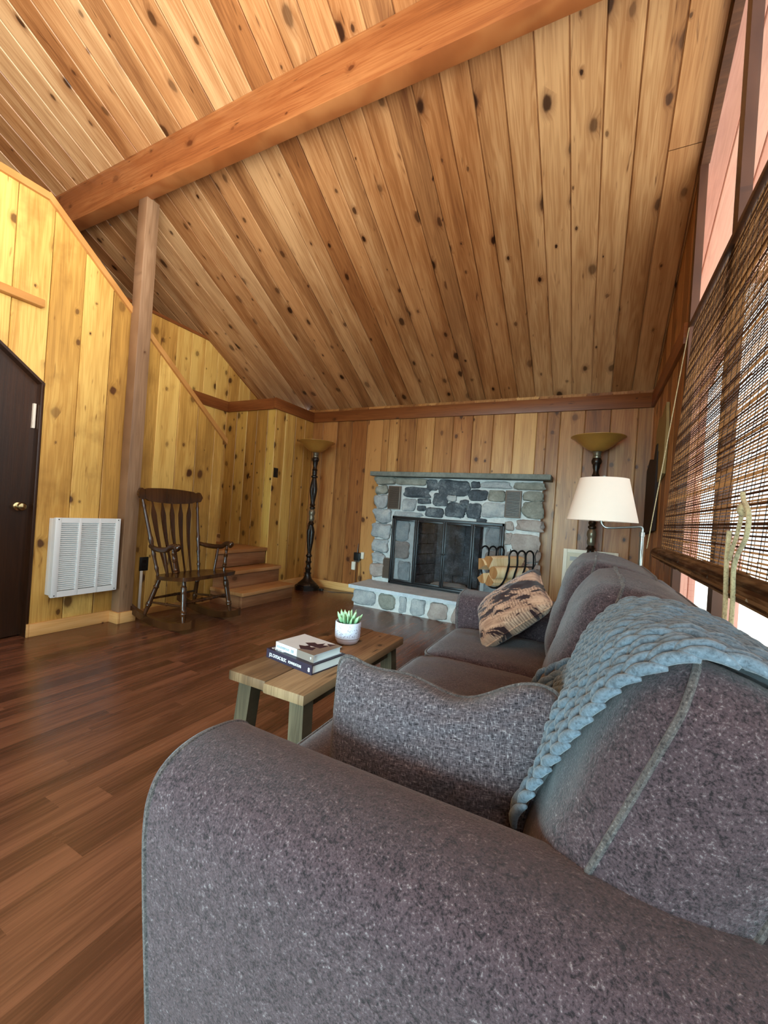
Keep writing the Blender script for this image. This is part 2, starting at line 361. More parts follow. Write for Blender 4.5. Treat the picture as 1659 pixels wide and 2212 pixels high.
def lathe(bm, prof, c=(0, 0, 0), seg=24, axis=None, mi=0, flute=0, fl=(0, 0), fd=.12, caps=True):
    """prof: (radius, height) along axis from c"""
    c = Vector(c); ax = Vector(axis).normalized() if axis else Vector((0, 0, 1))
    r = Vector((1, 0, 0)) if abs(ax.x) < .9 else Vector((0, 1, 0)); n = (r - ax * r.dot(ax)).normalized(); b = ax.cross(n)
    rings = []
    for rad, h in prof:
        ring = []
        for k in range(seg):
            a = 2 * math.pi * k / seg; q = rad
            if flute and fl[0] <= h <= fl[1]: q *= 1 - fd * (.5 - .5 * math.cos(a * flute))
            ring.append(bm.verts.new(c + ax * h + n * (q * math.cos(a)) + b * (q * math.sin(a))))
        rings.append(ring)
    for A, C in zip(rings, rings[1:]):
        for k in range(seg):
            f = bm.faces.new((A[k], A[(k + 1) % seg], C[(k + 1) % seg], C[k])); f.material_index = mi
    if caps:
        for ring in (rings[0][::-1], rings[-1]):
            f = bm.faces.new(ring); f.material_index = mi
def arc(c, r, a0, a1, n, ex, ez):
    c = Vector(c); ex = Vector(ex); ez = Vector(ez)
    return [c + ex * (r * math.cos(a0 + (a1 - a0) * i / n)) + ez * (r * math.sin(a0 + (a1 - a0) * i / n)) for i in range(n + 1)]
def smooth_path(pts, n=8):
    pts = [Vector(p) for p in pts]; out = []
    for i in range(len(pts) - 1):
        p0 = pts[max(i - 1, 0)]; p1 = pts[i]; p2 = pts[i + 1]; p3 = pts[min(i + 2, len(pts) - 1)]
        for k in range(n):
            t = k / n
            out.append(.5 * ((2 * p1) + (p2 - p0) * t + (2 * p0 - 5 * p1 + 4 * p2 - p3) * t * t + (3 * p1 - p0 - 3 * p2 + p3) * t ** 3))
    return out + [pts[-1]]
def planks(bm, u0, u1, width, off, bot, top, fmap, kinks=(), ch=.006, gap=.0015, depth=.014, mi=0, splits=None):
    """tongue-and-groove boards with V joints; bot(u) / top(u) give each board's ends; fmap(u, v, d) -> 3D, d into the wall"""
    k = math.floor((u0 - off) / width + 1e-6)
    while off + k * width < u1 - 1e-6:
        a = max(off + k * width, u0); b = min(off + (k + 1) * width, u1); k += 1
        if b - a < .004: continue
        g = min(gap, (b - a) / 6); c = min(ch, (b - a) / 4)
        cols = [(a + g, depth), (a + g, c * .9), (a + c, 0), (b - c, 0), (b - g, c * .9), (b - g, depth)]
        cols[3:3] = [(q, 0) for q in sorted(kinks) if a + c < q < b - c]
        runs = [(bot, top)]
        if splits:
            for su, sv in splits:
                if a < su < b: runs = [(bot, lambda u, s=sv: s - .0015), (lambda u, s=sv: s + .0015, top)]
        for bo, to in runs:
            va = [(bm.verts.new(fmap(u, bo(u), d)), bm.verts.new(fmap(u, to(u), d))) for u, d in cols]
            for p, q in zip(va, va[1:]):
                f = bm.faces.new((p[0], q[0], q[1], p[1])); f.material_index = mi
# ------------------------------------------------------------------ the setting
XL, XW, XR, YB, YN = -3.33, -4.10, .43, 4.35, -3.6        # left wall, stairwell wall, window wall, fireplace wall, rear wall
YRDG, SL = -.5, .545
def zc(y): return 2.275 + SL * (YB - y) if y > YRDG else 2.275 + SL * (YB - YRDG) - .5 * (YRDG - y)
nrm = Vector((0, SL, 1)).normalized()

bm = B(); box(bm, -7.2, XR + .15, YN - .1, YB + .1, -.12, 0)
struct(finish('floor', bm, M['floor']), 'brown laminate plank floor with a soft sheen', 'floor')

bm = B()
planks(bm, -7.0, XR, .168, .083, lambda u: YRDG, lambda u: YB + .12, lambda u, v, d: Vector((u, v, zc(v) + d * 1.1)), splits=[(.30, 2.744)], ch=.0065, gap=.003)
planks(bm, -7.0, XR, .168, .083, lambda u: YN - .05, lambda u: YRDG, lambda u, v, d: Vector((u, v, zc(v) + d * 1.1)))
prism(bm, [(YB + .12, zc(YB + .12) + .014), (YRDG, zc(YRDG) + .014), (YN - .05, zc(YN - .05) + .014), (YN - .05, zc(YN) + .2), (YRDG, zc(YRDG) + .2), (YB + .12, zc(YB + .12) + .2)], lambda p, q, d: Vector((d, p, q)), -7.0, XR + .028)
struct(finish('ceiling', bm, M['ceil'], angle=20), 'sloped cathedral ceiling of knotty cedar boards', 'ceiling')

bm = B(); box(bm, -6.5, XR, 1.875, 1.985, 3.315, 3.62, .006, 2)
struct(finish('beam', bm, M['beam']), 'heavy reddish cedar beam crossing under the sloped ceiling', 'beam')
bm = B(); box(bm, XL + .005, -3.222, 1.942, 2.047, 0, 3.32, .004, 2)
struct(finish('post', bm, M['post']), 'square timber post carrying the beam at the left wall', 'post')

# left wall: boarded partition with a stair-sloped top and a doorway with a sloped head
def topL(y): return 2.905 if y < 1.365 else 2.905 - (y - 1.365) * (2.905 - 1.60) / (2.925 - 1.365)
def botL(y): return 0 if y >= 1.412 else 1.69 + (1.412 - y) * .80
fL = lambda u, v, d: Vector((XL - d, u, v))
bm = B()
planks(bm, 1.412, 2.925, .2, 1.412, lambda u: 0, topL, fL)
planks(bm, -.2, 1.412, .2, 1.412, botL, topL, fL, kinks=(1.365,))
planks(bm, YN, -.2, .2, 1.412, lambda u: 0, topL, fL)
prism(bm, [(1.412, 0), (2.925, 0), (2.925, topL(2.925)), (1.365, 2.905), (YN, 2.905), (YN, 0), (-.2, 0), (-.2, botL(-.2)), (1.412, 1.69)], lambda p, q, d: Vector((d, p, q)), XL - .014, XL - .09)
struct(finish('wall_left', bm, M['wallL'], angle=20), 'golden knotty pine partition with a stair-sloped top edge', 'wall')
bm = B()
def slab(y0, z0, y1, z1, x0, x1, th):
    prism(bm, [(y0, z0), (y1, z1), (y1, z1 + th), (y0, z0 + th)], lambda p, q, d: Vector((d, p, q)), x0, x1)
slab(YN, 2.905, 1.365, 2.905, XL - .11, XL + .022, .045); slab(1.365, 2.905, 2.96, topL(2.96), XL - .11, XL + .022, .052)
struct(finish('trim_1', bm, M['cap']), 'timber cap running along the sloped top of the left partition', 'trim')
# doorway with sloped head and dark door
bm = B()
planks(bm, -.2, 1.398, .3, 1.398, lambda u: .012, lambda u: 1.70 + (1.398 - u) * .80, lambda u, v, d: Vector((XL - .055 - d, u, v)), ch=.002)
prism(bm, [(-.2, .012), (1.398, .012), (1.398, 1.70), (-.2, 2.978)], lambda p, q, d: Vector((d, p, q)), XL - .069, XL - .088)
d1 = struct(finish('door_1', bm, M['door']), 'dark brown door under the sloped doorway head', 'door')
bm = B(); lathe(bm, [(.026, 0), (.027, .008), (.012, .012), (.010, .035), (.024, .042), (.028, .055), (.022, .068), (.006, .072)], (XL - .055, 1.335, .873), 16, (1, 0, 0))
finish('door_handle', bm, M['brass'], d1)
bm = B(); box(bm, XL - .07, XL - .035, 1.376, 1.392, 1.40, 1.566, .003)
finish('strike_plate', bm, M['cream'], d1)
bm = B(); box(bm, XL - .10, XL + .004, 1.396, 1.414, 0, 1.70, .002); slab(.2, 1.69 + 1.212 * .8 - .012, 1.414, 1.686, XL - .10, XL + .006, .02)
struct(finish('trim_2', bm, M['door']), 'dark jamb around the sloped doorway', 'trim')
# ledge on the left wall, cut short above the doorway
bm = B(); box(bm, XL - .002, XL + .055, -1.2, 1.365, 2.185, 2.235, .006)
tag(finish('wall_ledge', bm, M['cap']), 'short horizontal timber ledge ending above the dark doorway', 'ledge')
bm = B(); box(bm, XL, XL + .02, 1.412, 1.945, 0, .088, .003); box(bm, XL - .09, XL + .02, 1.40, 1.4125, 0, .088, .002)
box(bm, XL, -3.20, 1.922, 1.942, 0, .085, .003); box(bm, -3.222, -3.20, 1.942, 2.066, 0, .085, .003)
struct(finish('baseboard_left', bm, M['base']), 'pale pine baseboard along the left wall and round the post', 'baseboard')
bm = B(); box(bm, XL, XL + .012, 2.066, 2.925, 0, .05, .002)
struct(finish('baseboard_stair', bm, M['cap']), 'low dark-edged baseboard behind the rocking chair', 'baseboard')

# stairwell: side wall, end wall, upper wall
bm = B()
planks(bm, -2.5, 4.3, .18, 3.62, lambda u: .45 if u < 3.65 else 2.2, lambda u: 2.85 if u < 3.30 else max(2.2, zc(u) - .0), lambda u, v, d: Vector((XW - d, u, v)), kinks=(3.3,))
prism(bm, [(-2.5, 0), (4.35, 0), (4.35, 2.2), (3.30, 2.85), (-2.5, 2.85)], lambda p, q, d: Vector((d, p, q)), XW - .014, XW - .10)
struct(finish('wall_stairwell', bm, M['wallS2'], angle=20), 'knotty pine wall on the far side of the stairwell', 'wall')
bm = B(); slab(-2.5, 2.85, 3.30, 2.85, XW - .10, XW + .015, .03); slab(3.30, 2.85, 4.32, zc(4.32) - .005, XW - .05, XW + .012, .03)
struct(finish('trim_3', bm, M['trimY']), 'dark trim along the top of the stairwell wall', 'trim')
bm = B()
planks(bm, XW, -3.32, .165, -4.10, lambda u: .50, lambda u: 2.12, lambda u, v, d: Vector((u, 3.64 + d, v)))
box(bm, XW, -3.334, 3.654, 3.70, 0, 2.2)
struct(finish('wall_recess', bm, M['wallS'], angle=20), 'densely knotted pine wall at the end of the stair landing', 'wall')
bm = B()
planks(bm, 3.64, YB, .18, 3.64, lambda u: 0, lambda u: 2.12, lambda u, v, d: Vector((-3.32 - d, u, v)))
box(bm, -3.40, -3.334, 3.66, YB, 0, 2.2); box(bm, XW, -3.40, 3.70, YB, 2.1, 2.2)
struct(finish('wall_left_far', bm, M['wallS2'], angle=20), 'short yellow pine wall between the steps and the fireplace wall', 'wall')
# fireplace wall
bm = B()
box(bm, -3.42, -3.319, YB + .002, YB + .12, 0, 2.5)
for q in ((-3.32, -2.21, 0), (-2.21, -.46, 1.40), (-.46, XR, 0)):
    planks(bm, q[0], q[1], .217, -3.377, lambda u: q[2], lambda u: 2.25, lambda u, v, d: Vector((u, YB + d, v)))
    box(bm, q[0], q[1] if q[1] < XR else XR + .1, YB + .014, YB + .12, q[2], 2.5)
struct(finish('wall_fireplace', bm, M['wallF'], angle=20), 'vertical cedar board wall behind the stone fireplace', 'wall')
# trim band along the tops of the low walls
bm = B(); box(bm, -3.32, XR, YB - .022, YB + .01, 2.10, 2.232, .003)
struct(finish('trim_4', bm, M['trim']), 'reddish trim board where the ceiling meets the fireplace wall', 'trim')
bm = B(); box(bm, -3.335, -3.298, 3.60, YB - .02, 2.10, 2.225, .003); box(bm, XW, -3.30, 3.618, 3.645, 2.10, 2.225, .003); box(bm, XW, XW + .022, 2.2, 3.62, 2.10, 2.225, .003)
box(bm, XW, -3.30, 3.62, YB, 2.205, 2.222)
struct(finish('trim_5', bm, M['trimY']), 'reddish trim band stepping round the stair landing recess', 'trim')
bm = B(); box(bm, XR - .024, XR + .01, 2.90, YB - .02, 2.10, 2.225, .003)
struct(finish('trim_6', bm, M['trimY']), 'dark trim board along the window wall corner', 'trim')
bm = B(); box(bm, -3.30, -2.26, YB - .018, YB, 0, .09, .003); box(bm, -3.32, -3.302, 3.66, YB, 0, .09, .003)
struct(finish('baseboard_back', bm, M['base']), 'pale baseboard left of the hearth', 'baseboard')
bm = B(); box(bm, -.40, XR, YB - .018, YB, 0, .09, .003)
struct(finish('baseboard_back_right', bm, M['base']), 'pale baseboard in the corner right of the hearth', 'baseboard')

# window wall
def zw(u): return zc(u) - .0
bm = B(); fR = lambda u, v, d: Vector((XR + d, u, v))
planks(bm, 2.86, YB, .2, 0, lambda u: 0, lambda u: zw(u) + .02, fR)
planks(bm, YN, 2.86, .2, 0, lambda u: 0, lambda u: .58, fR)
planks(bm, YN, -2.9, .2, 0, lambda u: .58, lambda u: zw(u), fR)
box(bm, XR + .014, XR + .12, YN, YB + .1, 0, .58); prism(bm, [(2.86, .58), (YB, .58), (YB, zw(YB)), (2.86, zw(2.86))], lambda p, q, d: Vector((d, p, q)), XR + .014, XR + .026)
prism(bm, [(YN, .58), (-2.9, .58), (-2.9, zw(-2.9)), (YN, zw(YN))], lambda p, q, d: Vector((d, p, q)), XR + .014, XR + .12)
struct(finish('wall_right', bm, M['wallR'], angle=20), 'dark cedar board wall holding the tall windows', 'wall')
# two lights of tall gable glazing with timber posts (further lights run on behind the viewer)
win = [(2.02, 2.80), (.75, 1.95), (-.85, .68), (-2.75, -.92)]
for i, (a, b) in enumerate(win):
    bm = B(); e = 2.86 if i == 0 else b + .07
    fy = lambda p, q, d: Vector((d, p, q))
    prism(bm, [(b, .64), (e, .64), (e, zw(e) + .005), (b, zw(b) + .005)], fy, XR - .012, XR + .026)
    prism(bm, [(a, .58), (b, .58), (b, .64), (a, .64)], fy, XR - .03, XR + .06)
    prism(bm, [(a, zw(a) - .06), (b, zw(b) - .06), (b, zw(b) + .005), (a, zw(a) + .005)], fy, XR - .01, XR + .03)
    if i == 3: prism(bm, [(a - .15, .64), (a, .64), (a, zw(a)), (a - .15, zw(a - .15))], fy, XR - .012, XR + .026)
    wo_ = struct(finish('window_%d' % (i + 1), bm, M['window']), ['tall gable window nearest the fireplace corner', 'tall gable window with the bamboo blind, beside the sofa', 'tall gable window beside the viewer', 'tall gable window by the rear wall'][i], 'window')
    bm = B(); bm.faces.new([bm.verts.new((XR + .016, q_[0], q_[1])) for q_ in ((a, .64), (b, .64), (b, zw(b) - .06), (a, zw(a) - .06))])
    finish('pane', bm, M['glass'], wo_)
# rear wall with wide glass doors, behind the viewer
bm = B(); fB = lambda u, v, d: Vector((u, YN - d, v))
planks(bm, -7.0, -2.3, .2, 0, lambda u: 0, lambda u: zc(YN), fB); planks(bm, -.1, XR, .2, 0, lambda u: 0, lambda u: zc(YN), fB); planks(bm, -2.3, -.1, .2, 0, lambda u: 2.75, lambda u: zc(YN), fB)
for q in ((-7.0, -2.3, 0), (-.1, XR + .1, 0), (-2.3, -.1, 2.75)): box(bm, q[0], q[1], YN - .12, YN - .014, q[2], zc(YN) + .1)
struct(finish('wall_rear', bm, M['wallR'], angle=20), 'cedar board wall behind the viewer', 'wall')
bm = B()
for x in (-2.3, -1.23, -.16): box(bm, x, x + .06, YN - .09, YN - .02, 0, 2.75)
box(bm, -2.3, -.1, YN - .09, YN - .02, 2.68, 2.75); box(bm, -2.3, -.1, YN - .09, YN - .02, 0, .08)
gd = struct(finish('door_2', bm, M['window']), 'wide glass patio door behind the viewer', 'door')
bm = B(); bm.faces.new([bm.verts.new(q_) for q_ in ((-2.28, YN - .055, .06), (-.12, YN - .055, .06), (-.12, YN - .055, 2.7), (-2.28, YN - .055, 2.7))]); finish('pane', bm, M['glass'], gd)
# outer shell of the loft side
bm = B(); box(bm, -7.2, -7.0, YN, YB + .1, 0, 6); box(bm, -7.0, XW - .1, YB, YB + .12, 0, 2.6)
struct(finish('wall_outer', bm, M['wallR']), 'outer wall of the loft side', 'wall')

# outside: paving and a red boarded wing seen through the glass
bm = B(); box(bm, XR + .14, 30, -25, 40, -.5, -.3); box(bm, -25, XR + .14, -25, YN - .13, -.5, -.3)
struct(finish('ground', bm, M['concrete']), 'pale sunlit paving outside the windows', 'ground')
bm = B()
planks(bm, XR + .13, .75, .14, 0, lambda u: -.3, lambda u: 5.5, lambda u, v, d: Vector((u, 4.0 + d, v)))
box(bm, XR + .13, .75, 4.014, 4.15, -.3, 5.5); box(bm, .75, 1.3, 4.0, 4.15, 3.0, 5.5)
struct(finish('wall_exterior', bm, M['red'], angle=20), 'sun-faded red boarded wall outside the window', 'wall')

bm = B(); box(bm, .585, .655, 2.56, 2.64, -.3, 1.0, .004)
tag(finish('railing_post', bm, M['red']), 'faded red railing post outside the window below the blind', 'post')
bm = B()
planks(bm, XR + .03, XR + .42, .14, 0, lambda u: 1.5, lambda u: 4.4, lambda u, v, d: Vector((u, v, zc(v) + .02 + d)))
prism(bm, [(1.5, zc(1.5) + .034), (4.4, zc(4.4) + .034), (4.4, zc(4.4) + .14), (1.5, zc(1.5) + .14)], lambda p, q, d: Vector((d, p, q)), XR + .03, XR + .42)
struct(finish('roof_eave', bm, M['red'], angle=20), 'faded red boarded eave outside the tall window', 'roof')

# ------------------------------------------------------------------ stairs
st = thing('staircase', 'three worn wooden steps rising to a landing beside the rocking chair', 'stairs', (-3.1, 3.3, 0))
for i, (xn, z, y0, y1) in enumerate([(-2.865, .15, 2.865, 3.615), (-3.085, .322, 2.885, 3.635), (-3.31, .50, 2.93, 3.639)]):
    bm = B(); box(bm, XL + .015 if i < 2 else XW + .001, xn, y0, y1, z - .035, z, .006, 2); finish('tread', bm, M['step'], st)
    bm = B(); box(bm, xn - .06, xn - .025, y0 + .015, y1 - .005, (0, .15, .322)[i], z - .035, .002); finish('riser', bm, M['riser'], st)
    if i < 2:
        bm = B(); box(bm, XL + .014 if i else XL + .014, xn - .061, y0 + .015, y0 + .035, (0, .15)[i], z - .036); finish('side_panel', bm, M['riser'], st)
for k in range(7):   # the flight goes on up behind the partition
    bm = B(); box(bm, XW + .001, XL - .092, 2.9 - .22 * (k + 1), 2.93 - .22 * k, .5 + .19 * k + .155, .5 + .19 * (k + 1), .004); finish('tread', bm, M['step'], st)
    bm = B(); box(bm, XW + .001, XL - .092, 2.86 - .22 * k, 2.885 - .22 * k, .5 + .19 * k, .5 + .19 * k + .154); finish('riser', bm, M['riser'], st)
bm = B(); box(bm, XW, XW + .015, 2.95, 3.64, .50, .60, .003)
struct(finish('baseboard_landing', bm, M['base']), 'pale baseboard at the back of the stair landing', 'baseboard')

# ------------------------------------------------------------------ heater
h = thing('wall_heater', 'white louvred electric wall heater left of the timber post', 'heater', (-3.28, 1.70, .27))
bm = B(); box(bm, XL + .001, -3.262, 1.492, 1.906, .274, .803, .004); finish('case', bm, M['white'], h)
bm = B(); box(bm, -3.2625, -3.243, 1.486, 1.912, .268, .809, .004); finish('inside', bm, M['white'], h)
bm = B()
Y0, Y1, Z0, Z1 = 1.484, 1.914, .266, .811
ys = [Y0, Y0 + .035, 1.628, 1.646, 1.758, 1.776, Y1 - .035, Y1]
for a, b in ((0, 1), (2, 3), (4, 5), (6, 7)): box(bm, -3.243, -3.224, ys[a], ys[b], Z0, Z1, .0015)
for a, b in ((1, 2), (3, 4), (5, 6)):
    box(bm, -3.243, -3.224, ys[a], ys[b], Z0, Z0 + .04); box(bm, -3.243, -3.224, ys[a], ys[b], Z1 - .035, Z1)
finish('front_frame', bm, M['white'], h, angle=25)
nl = 33
bm = B(); bk = B()
for a, b in ((1, 2), (3, 4), (5, 6)):
    box(bk, -3.2428, -3.2415, ys[a], ys[b], Z0 + .04, Z1 - .035)
    for k in range(nl):
        z = Z0 + .045 + (Z1 - Z0 - .08) * k / nl
        prism(bm, [(-3.2405, z + .010), (-3.2265, z + .001), (-3.2265, z + .0035), (-3.2405, z + .0125)], lambda p, q, d: Vector((p, d, q)), ys[a], ys[b])
finish('louvres', bm, M['white'], h, smooth=False); finish('back_plate', bk, M['grille'], h)
for z in (Z0 + .012, Z1 - .012):
    for y in (Y0 + .018, Y1 - .018): bm = B(); lathe(bm, [(.004, 0), (.004, .0015), (.001, .002)], (-3.224, y, z), 8, (1, 0, 0)); finish('screw', bm, M['black'], h)


# ------------------------------------------------------------------ fireplace
YF = 4.20
fp = thing('fireplace', 'grey fieldstone fireplace with a long stone mantel and raised hearth', 'fireplace', (-1.33, 4.1, 0))
OX0, OX1, OZ = -1.74, -.98, .93          # firebox opening
def relief(bm, x0, x1, z0, z1, y, amp, n=26, mi=0):
    """mortar sheet with a gentle hand-trowelled relief"""
    nx = max(3, int((x1 - x0) * n)); nz = max(3, int((z1 - z0) * n)); g = []
    for i in range(nx + 1):
        for j in range(nz + 1):
            px = x0 + (x1 - x0) * i / nx; pz = z0 + (z1 - z0) * j / nz
            e = 0 if i in (0, nx) or j in (0, nz) else 1
            g.append(bm.verts.new((px, y + e * amp * noise.noise((px * 9, pz * 9, 3)), pz)))
    for i in range(nx):
        for j in range(nz):
            a = i * (nz + 1) + j; f = bm.faces.new((g[a], g[a + nz + 1], g[a + nz + 2], g[a + 1])); f.material_index = mi
bm = B()
relief(bm, -2.225, OX0, .212, 1.40, YF, .012); relief(bm, OX1, -.445, .212, 1.40, YF, .012); relief(bm, OX0, OX1, OZ, 1.40, YF, .012)
box(bm, -2.225, OX0, YF, YB - .002, .212, 1.40); box(bm, OX1, -.445, YF, YB - .002, .212, 1.40); box(bm, OX0, OX1, YF, YB - .002, OZ, 1.40)
finish('mortar', bm, M['mortar'], fp)
def boulder(bm, x0, x1, z0, z1, y, depth, seed, mi=0, pw=.46):
    r = bmesh.ops.create_icosphere(bm, subdivisions=4, radius=1)
    cx, cz, hw, hh = (x0 + x1) / 2, (z0 + z1) / 2, (x1 - x0) / 2, (z1 - z0) / 2
    rr = random.Random(seed); sk = rr.uniform(-.18, .18); tp = rr.uniform(-.14, .14)
    for v in r['verts']:
        n = v.co.normalized(); s = lambda q: math.copysign(abs(q) ** pw, q)
        px, py, pz = s(n.x), s(n.y), s(n.z)
        px += sk * pz * .35; pz += tp * px * .4
        d = noise.noise((px * 1.1 + seed * 3.1, pz * 1.1, py + seed)) * .26 + noise.noise((px * 3.5 + seed, pz * 3.5, py * 3)) * .09
        k = 1 + d
        v.co = Vector((cx + px * hw * k, y + py * depth * (1 + d * 2), cz + pz * hh * k))
    for f in {f for v in r['verts'] for f in v.link_faces}: f.material_index = mi
stones = [(-2.244, -2.0, 1.316, 1.402, 3), (-2.241, -2.092, 1.205, 1.298, 3), (-2.239, -2.078, 1.049, 1.189, 0), (-2.241, -2.027, .876, 1.03, 0), (-2.241, -2.026, .711, .862, 0), (-2.24, -2.044, .55, .69, 0), (-2.235, -2.065, .418, .536, 0), (-2.246, -2.063, .264, .412, 2), (-1.985, -1.63, 1.325, 1.393, 3), (-1.624, -1.507, 1.272, 1.381, 1), (-1.489, -1.148, 1.226, 1.38, 1), (-1.131, -1.049, 1.312, 1.375, 1), (-1.02, -.73, 1.319, 1.381, 0), (-.689, -.432, 1.31, 1.38, 3), (-1.886, -1.584, 1.189, 1.292, 1), (-1.157, -.971, 1.186, 1.291, 1), (-.949, -.794, 1.186, 1.29, 3), (-.611, -.432, 1.203, 1.293, 3), (-1.893, -1.742, 1.037, 1.165, 0), (-1.712, -1.566, 1.123, 1.174, 1), (-1.535, -1.379, 1.112, 1.234, 1), (-1.38, -1.289, 1.158, 1.225, 0), (-1.241, -1.152, 1.122, 1.183, 1), (-1.01, -.788, 1.025, 1.162, 0), (-.615, -.424, 1.041, 1.192, 3), (-1.988, -1.66, .963, 1.018, 0), (-1.714, -1.625, 1.042, 1.096, 1), (-1.613, -1.416, .981, 1.081, 1), (-1.387, -1.176, 1.0, 1.15, 1), (-1.168, -1.016, .998, 1.149, 1), (-.657, -.42, .914, 1.018, 2), (-.764, -.69, .905, .988, 2), (-.762, -.699, .767, .877, 2), (-.693, -.439, .719, .877, 2), (-.73, -.573, .61, .705, 2), (-.559, -.432, .614, .715, 2), (-.723, -.565, .487, .596, 2), (-.551, -.424, .481, .601, 2), (-.74, -.59, .34, .475, 0), (-.57, -.43, .33, .465, 2), (-.73, -.44, .225, .325, 0),
          (-2.0, -1.80, .72, .93, 0), (-1.99, -1.78, .50, .69, 2), (-1.90, -1.76, .24, .47, 0), (-.95, -.79, .70, .92, 0), (-.94, -.79, .46, .68, 2), (-.94, -.79, .23, .44, 0), (-1.05, -.96, .955, 1.0, 1)]
bm = B()
for i, (a, b, c, d, k) in enumerate(stones): boulder(bm, a - .004, b + .004, c - .003, d + .003, YF - .002, .030 if a > -2.2 else .045, i + 1, k)
finish('stones', bm, [M['stone'], M['stoned'], M['stonep'], M['stoneg']], fp, angle=60)
bm = B(); box(bm, -2.285, -.368, 4.09, YB - .001, 1.405, 1.455, .006, 2); finish('mantel', bm, M['mantel'], fp)
# raised hearth
bm = B(); box(bm, -2.205, -.41, 3.79, 4.33, 0, .175); relief(bm, -2.205, -.41, .0, .175, 3.788, .008); finish('hearth_base', bm, M['mortar'], fp)
bm = B()
hs = [(-2.224, -1.934, .015, .178, 0), (-1.917, -1.71, .008, .172, 3), (-1.686, -1.588, .014, .176, 0), (-1.556, -1.389, .015, .178, 0), (-1.371, -1.156, .004, .176, 2), (-1.13, -.98, .01, .17, 2), (-.955, -.80, .01, .175, 0), (-.78, -.60, .01, .17, 2), (-.58, -.42, .01, .175, 0)]
for i, (a, b, c, d, k) in enumerate(hs): boulder(bm, a + .01, b - .01, c, d - .004, 3.79, .026, i + 71, k)
for i in range(3): boulder(bm, -2.235, -2.185, .01, .17, 3.9 + .16 * i, .07, i + 91, 0)
finish('hearth_stones', bm, [M['stone'], M['stoned'], M['stonep'], M['stoneg']], fp, angle=60)
bm = B()
nx, ny = 60, 16; X0, X1, Ya, Yb = -2.262, -.385, 3.752, YF + .1; rows = {}
def ledge(x, y):  # chipped edge
    ex = .012 * noise.noise((x * 14, y * 14, 5)); return ex
for s_ in (0, 1):
    for i in range(nx + 1):
        for j in range(ny + 1):
            x = X0 + (X1 - X0) * i / nx; y = Ya + (Yb - Ya) * j / ny
            if j == 0: y += ledge(x, s_ * 2)
            if i == 0: x += ledge(y, s_ * 2)
            rows[s_, i, j] = bm.verts.new((x, y, (.178, .214)[s_] + (.002 * noise.noise((x * 9, y * 9, 0)) if s_ else 0)))
for i in range(nx):
    for j in range(ny):
        for s_ in (0, 1): bm.faces.new([rows[s_, i, j], rows[s_, i + 1, j], rows[s_, i + 1, j + 1], rows[s_, i, j + 1]])
for i in range(nx):
    for j in (0, ny): bm.faces.new([rows[0, i, j], rows[0, i + 1, j], rows[1, i + 1, j], rows[1, i, j]])
for j in range(ny):
    for i in (0, nx): bm.faces.new([rows[0, i, j], rows[0, i, j + 1], rows[1, i, j + 1], rows[1, i, j]])
finish('hearth_slab', bm, M['slab'], fp, angle=30)
# firebox: splayed brick lining, hollowed out of the wall behind the opening
bm = B()
FY = YF + .42
def brickwall(p0, p1, z0, z1, course=.115, ln=.23):
    p0, p1 = Vector(p0), Vector(p1); L = (p1 - p0).length; dx = (p1 - p0) / L; nn = Vector((dx.y, -dx.x, 0)); r = 0; z = z0
    while z < z1 - .01:
        x = -(ln / 2) * (r % 2)
        while x < L - .01:
            a, b = max(0, x + .005), min(L, x + ln - .005)
            if b - a > .02:
                o = R.uniform(0, .006)
                pts = [p0 + dx * a, p0 + dx * b, p0 + dx * b + nn * (.012 + o), p0 + dx * a + nn * (.012 + o)]
                v0 = [bm.verts.new((q.x, q.y, z + .005)) for q in pts]; v1 = [bm.verts.new((q.x, q.y, min(z1, z + course) - .005)) for q in pts]
                bm.faces.new(v0[::-1]); bm.faces.new(v1)
                for i in range(4): bm.faces.new((v0[i], v0[(i + 1) % 4], v1[(i + 1) % 4], v1[i]))
            x += ln
        z += course; r += 1
brickwall((OX0, YF + .02, 0), (OX0 + .12, FY, 0), .215, OZ); brickwall((OX0 + .12, FY, 0), (OX1 - .12, FY, 0), .215, OZ); brickwall((OX1 - .12, FY, 0), (OX1, YF + .02, 0), .215, OZ)
box(bm, OX0, OX1, YF, FY + .01, .208, .2145); box(bm, OX0, OX1, YB, FY + .03, OZ - .01, OZ + .05); box(bm, OX0, OX1, FY + .002, FY + .03, .15, OZ)
for x0, x1 in ((OX0 - .05, OX0 - .002), (OX1 + .002, OX1 + .05)): box(bm, x0, x1, YB + .005, FY + .03, .15, OZ + .05)
finish('firebox', bm, M['firebrick'], fp, angle=25)
bm = B(); boulder(bm, -1.55, -1.15, .213, .27, 4.38, .12, 61, 0, .8); finish('ash_heap', bm, M['mortar'], fp)
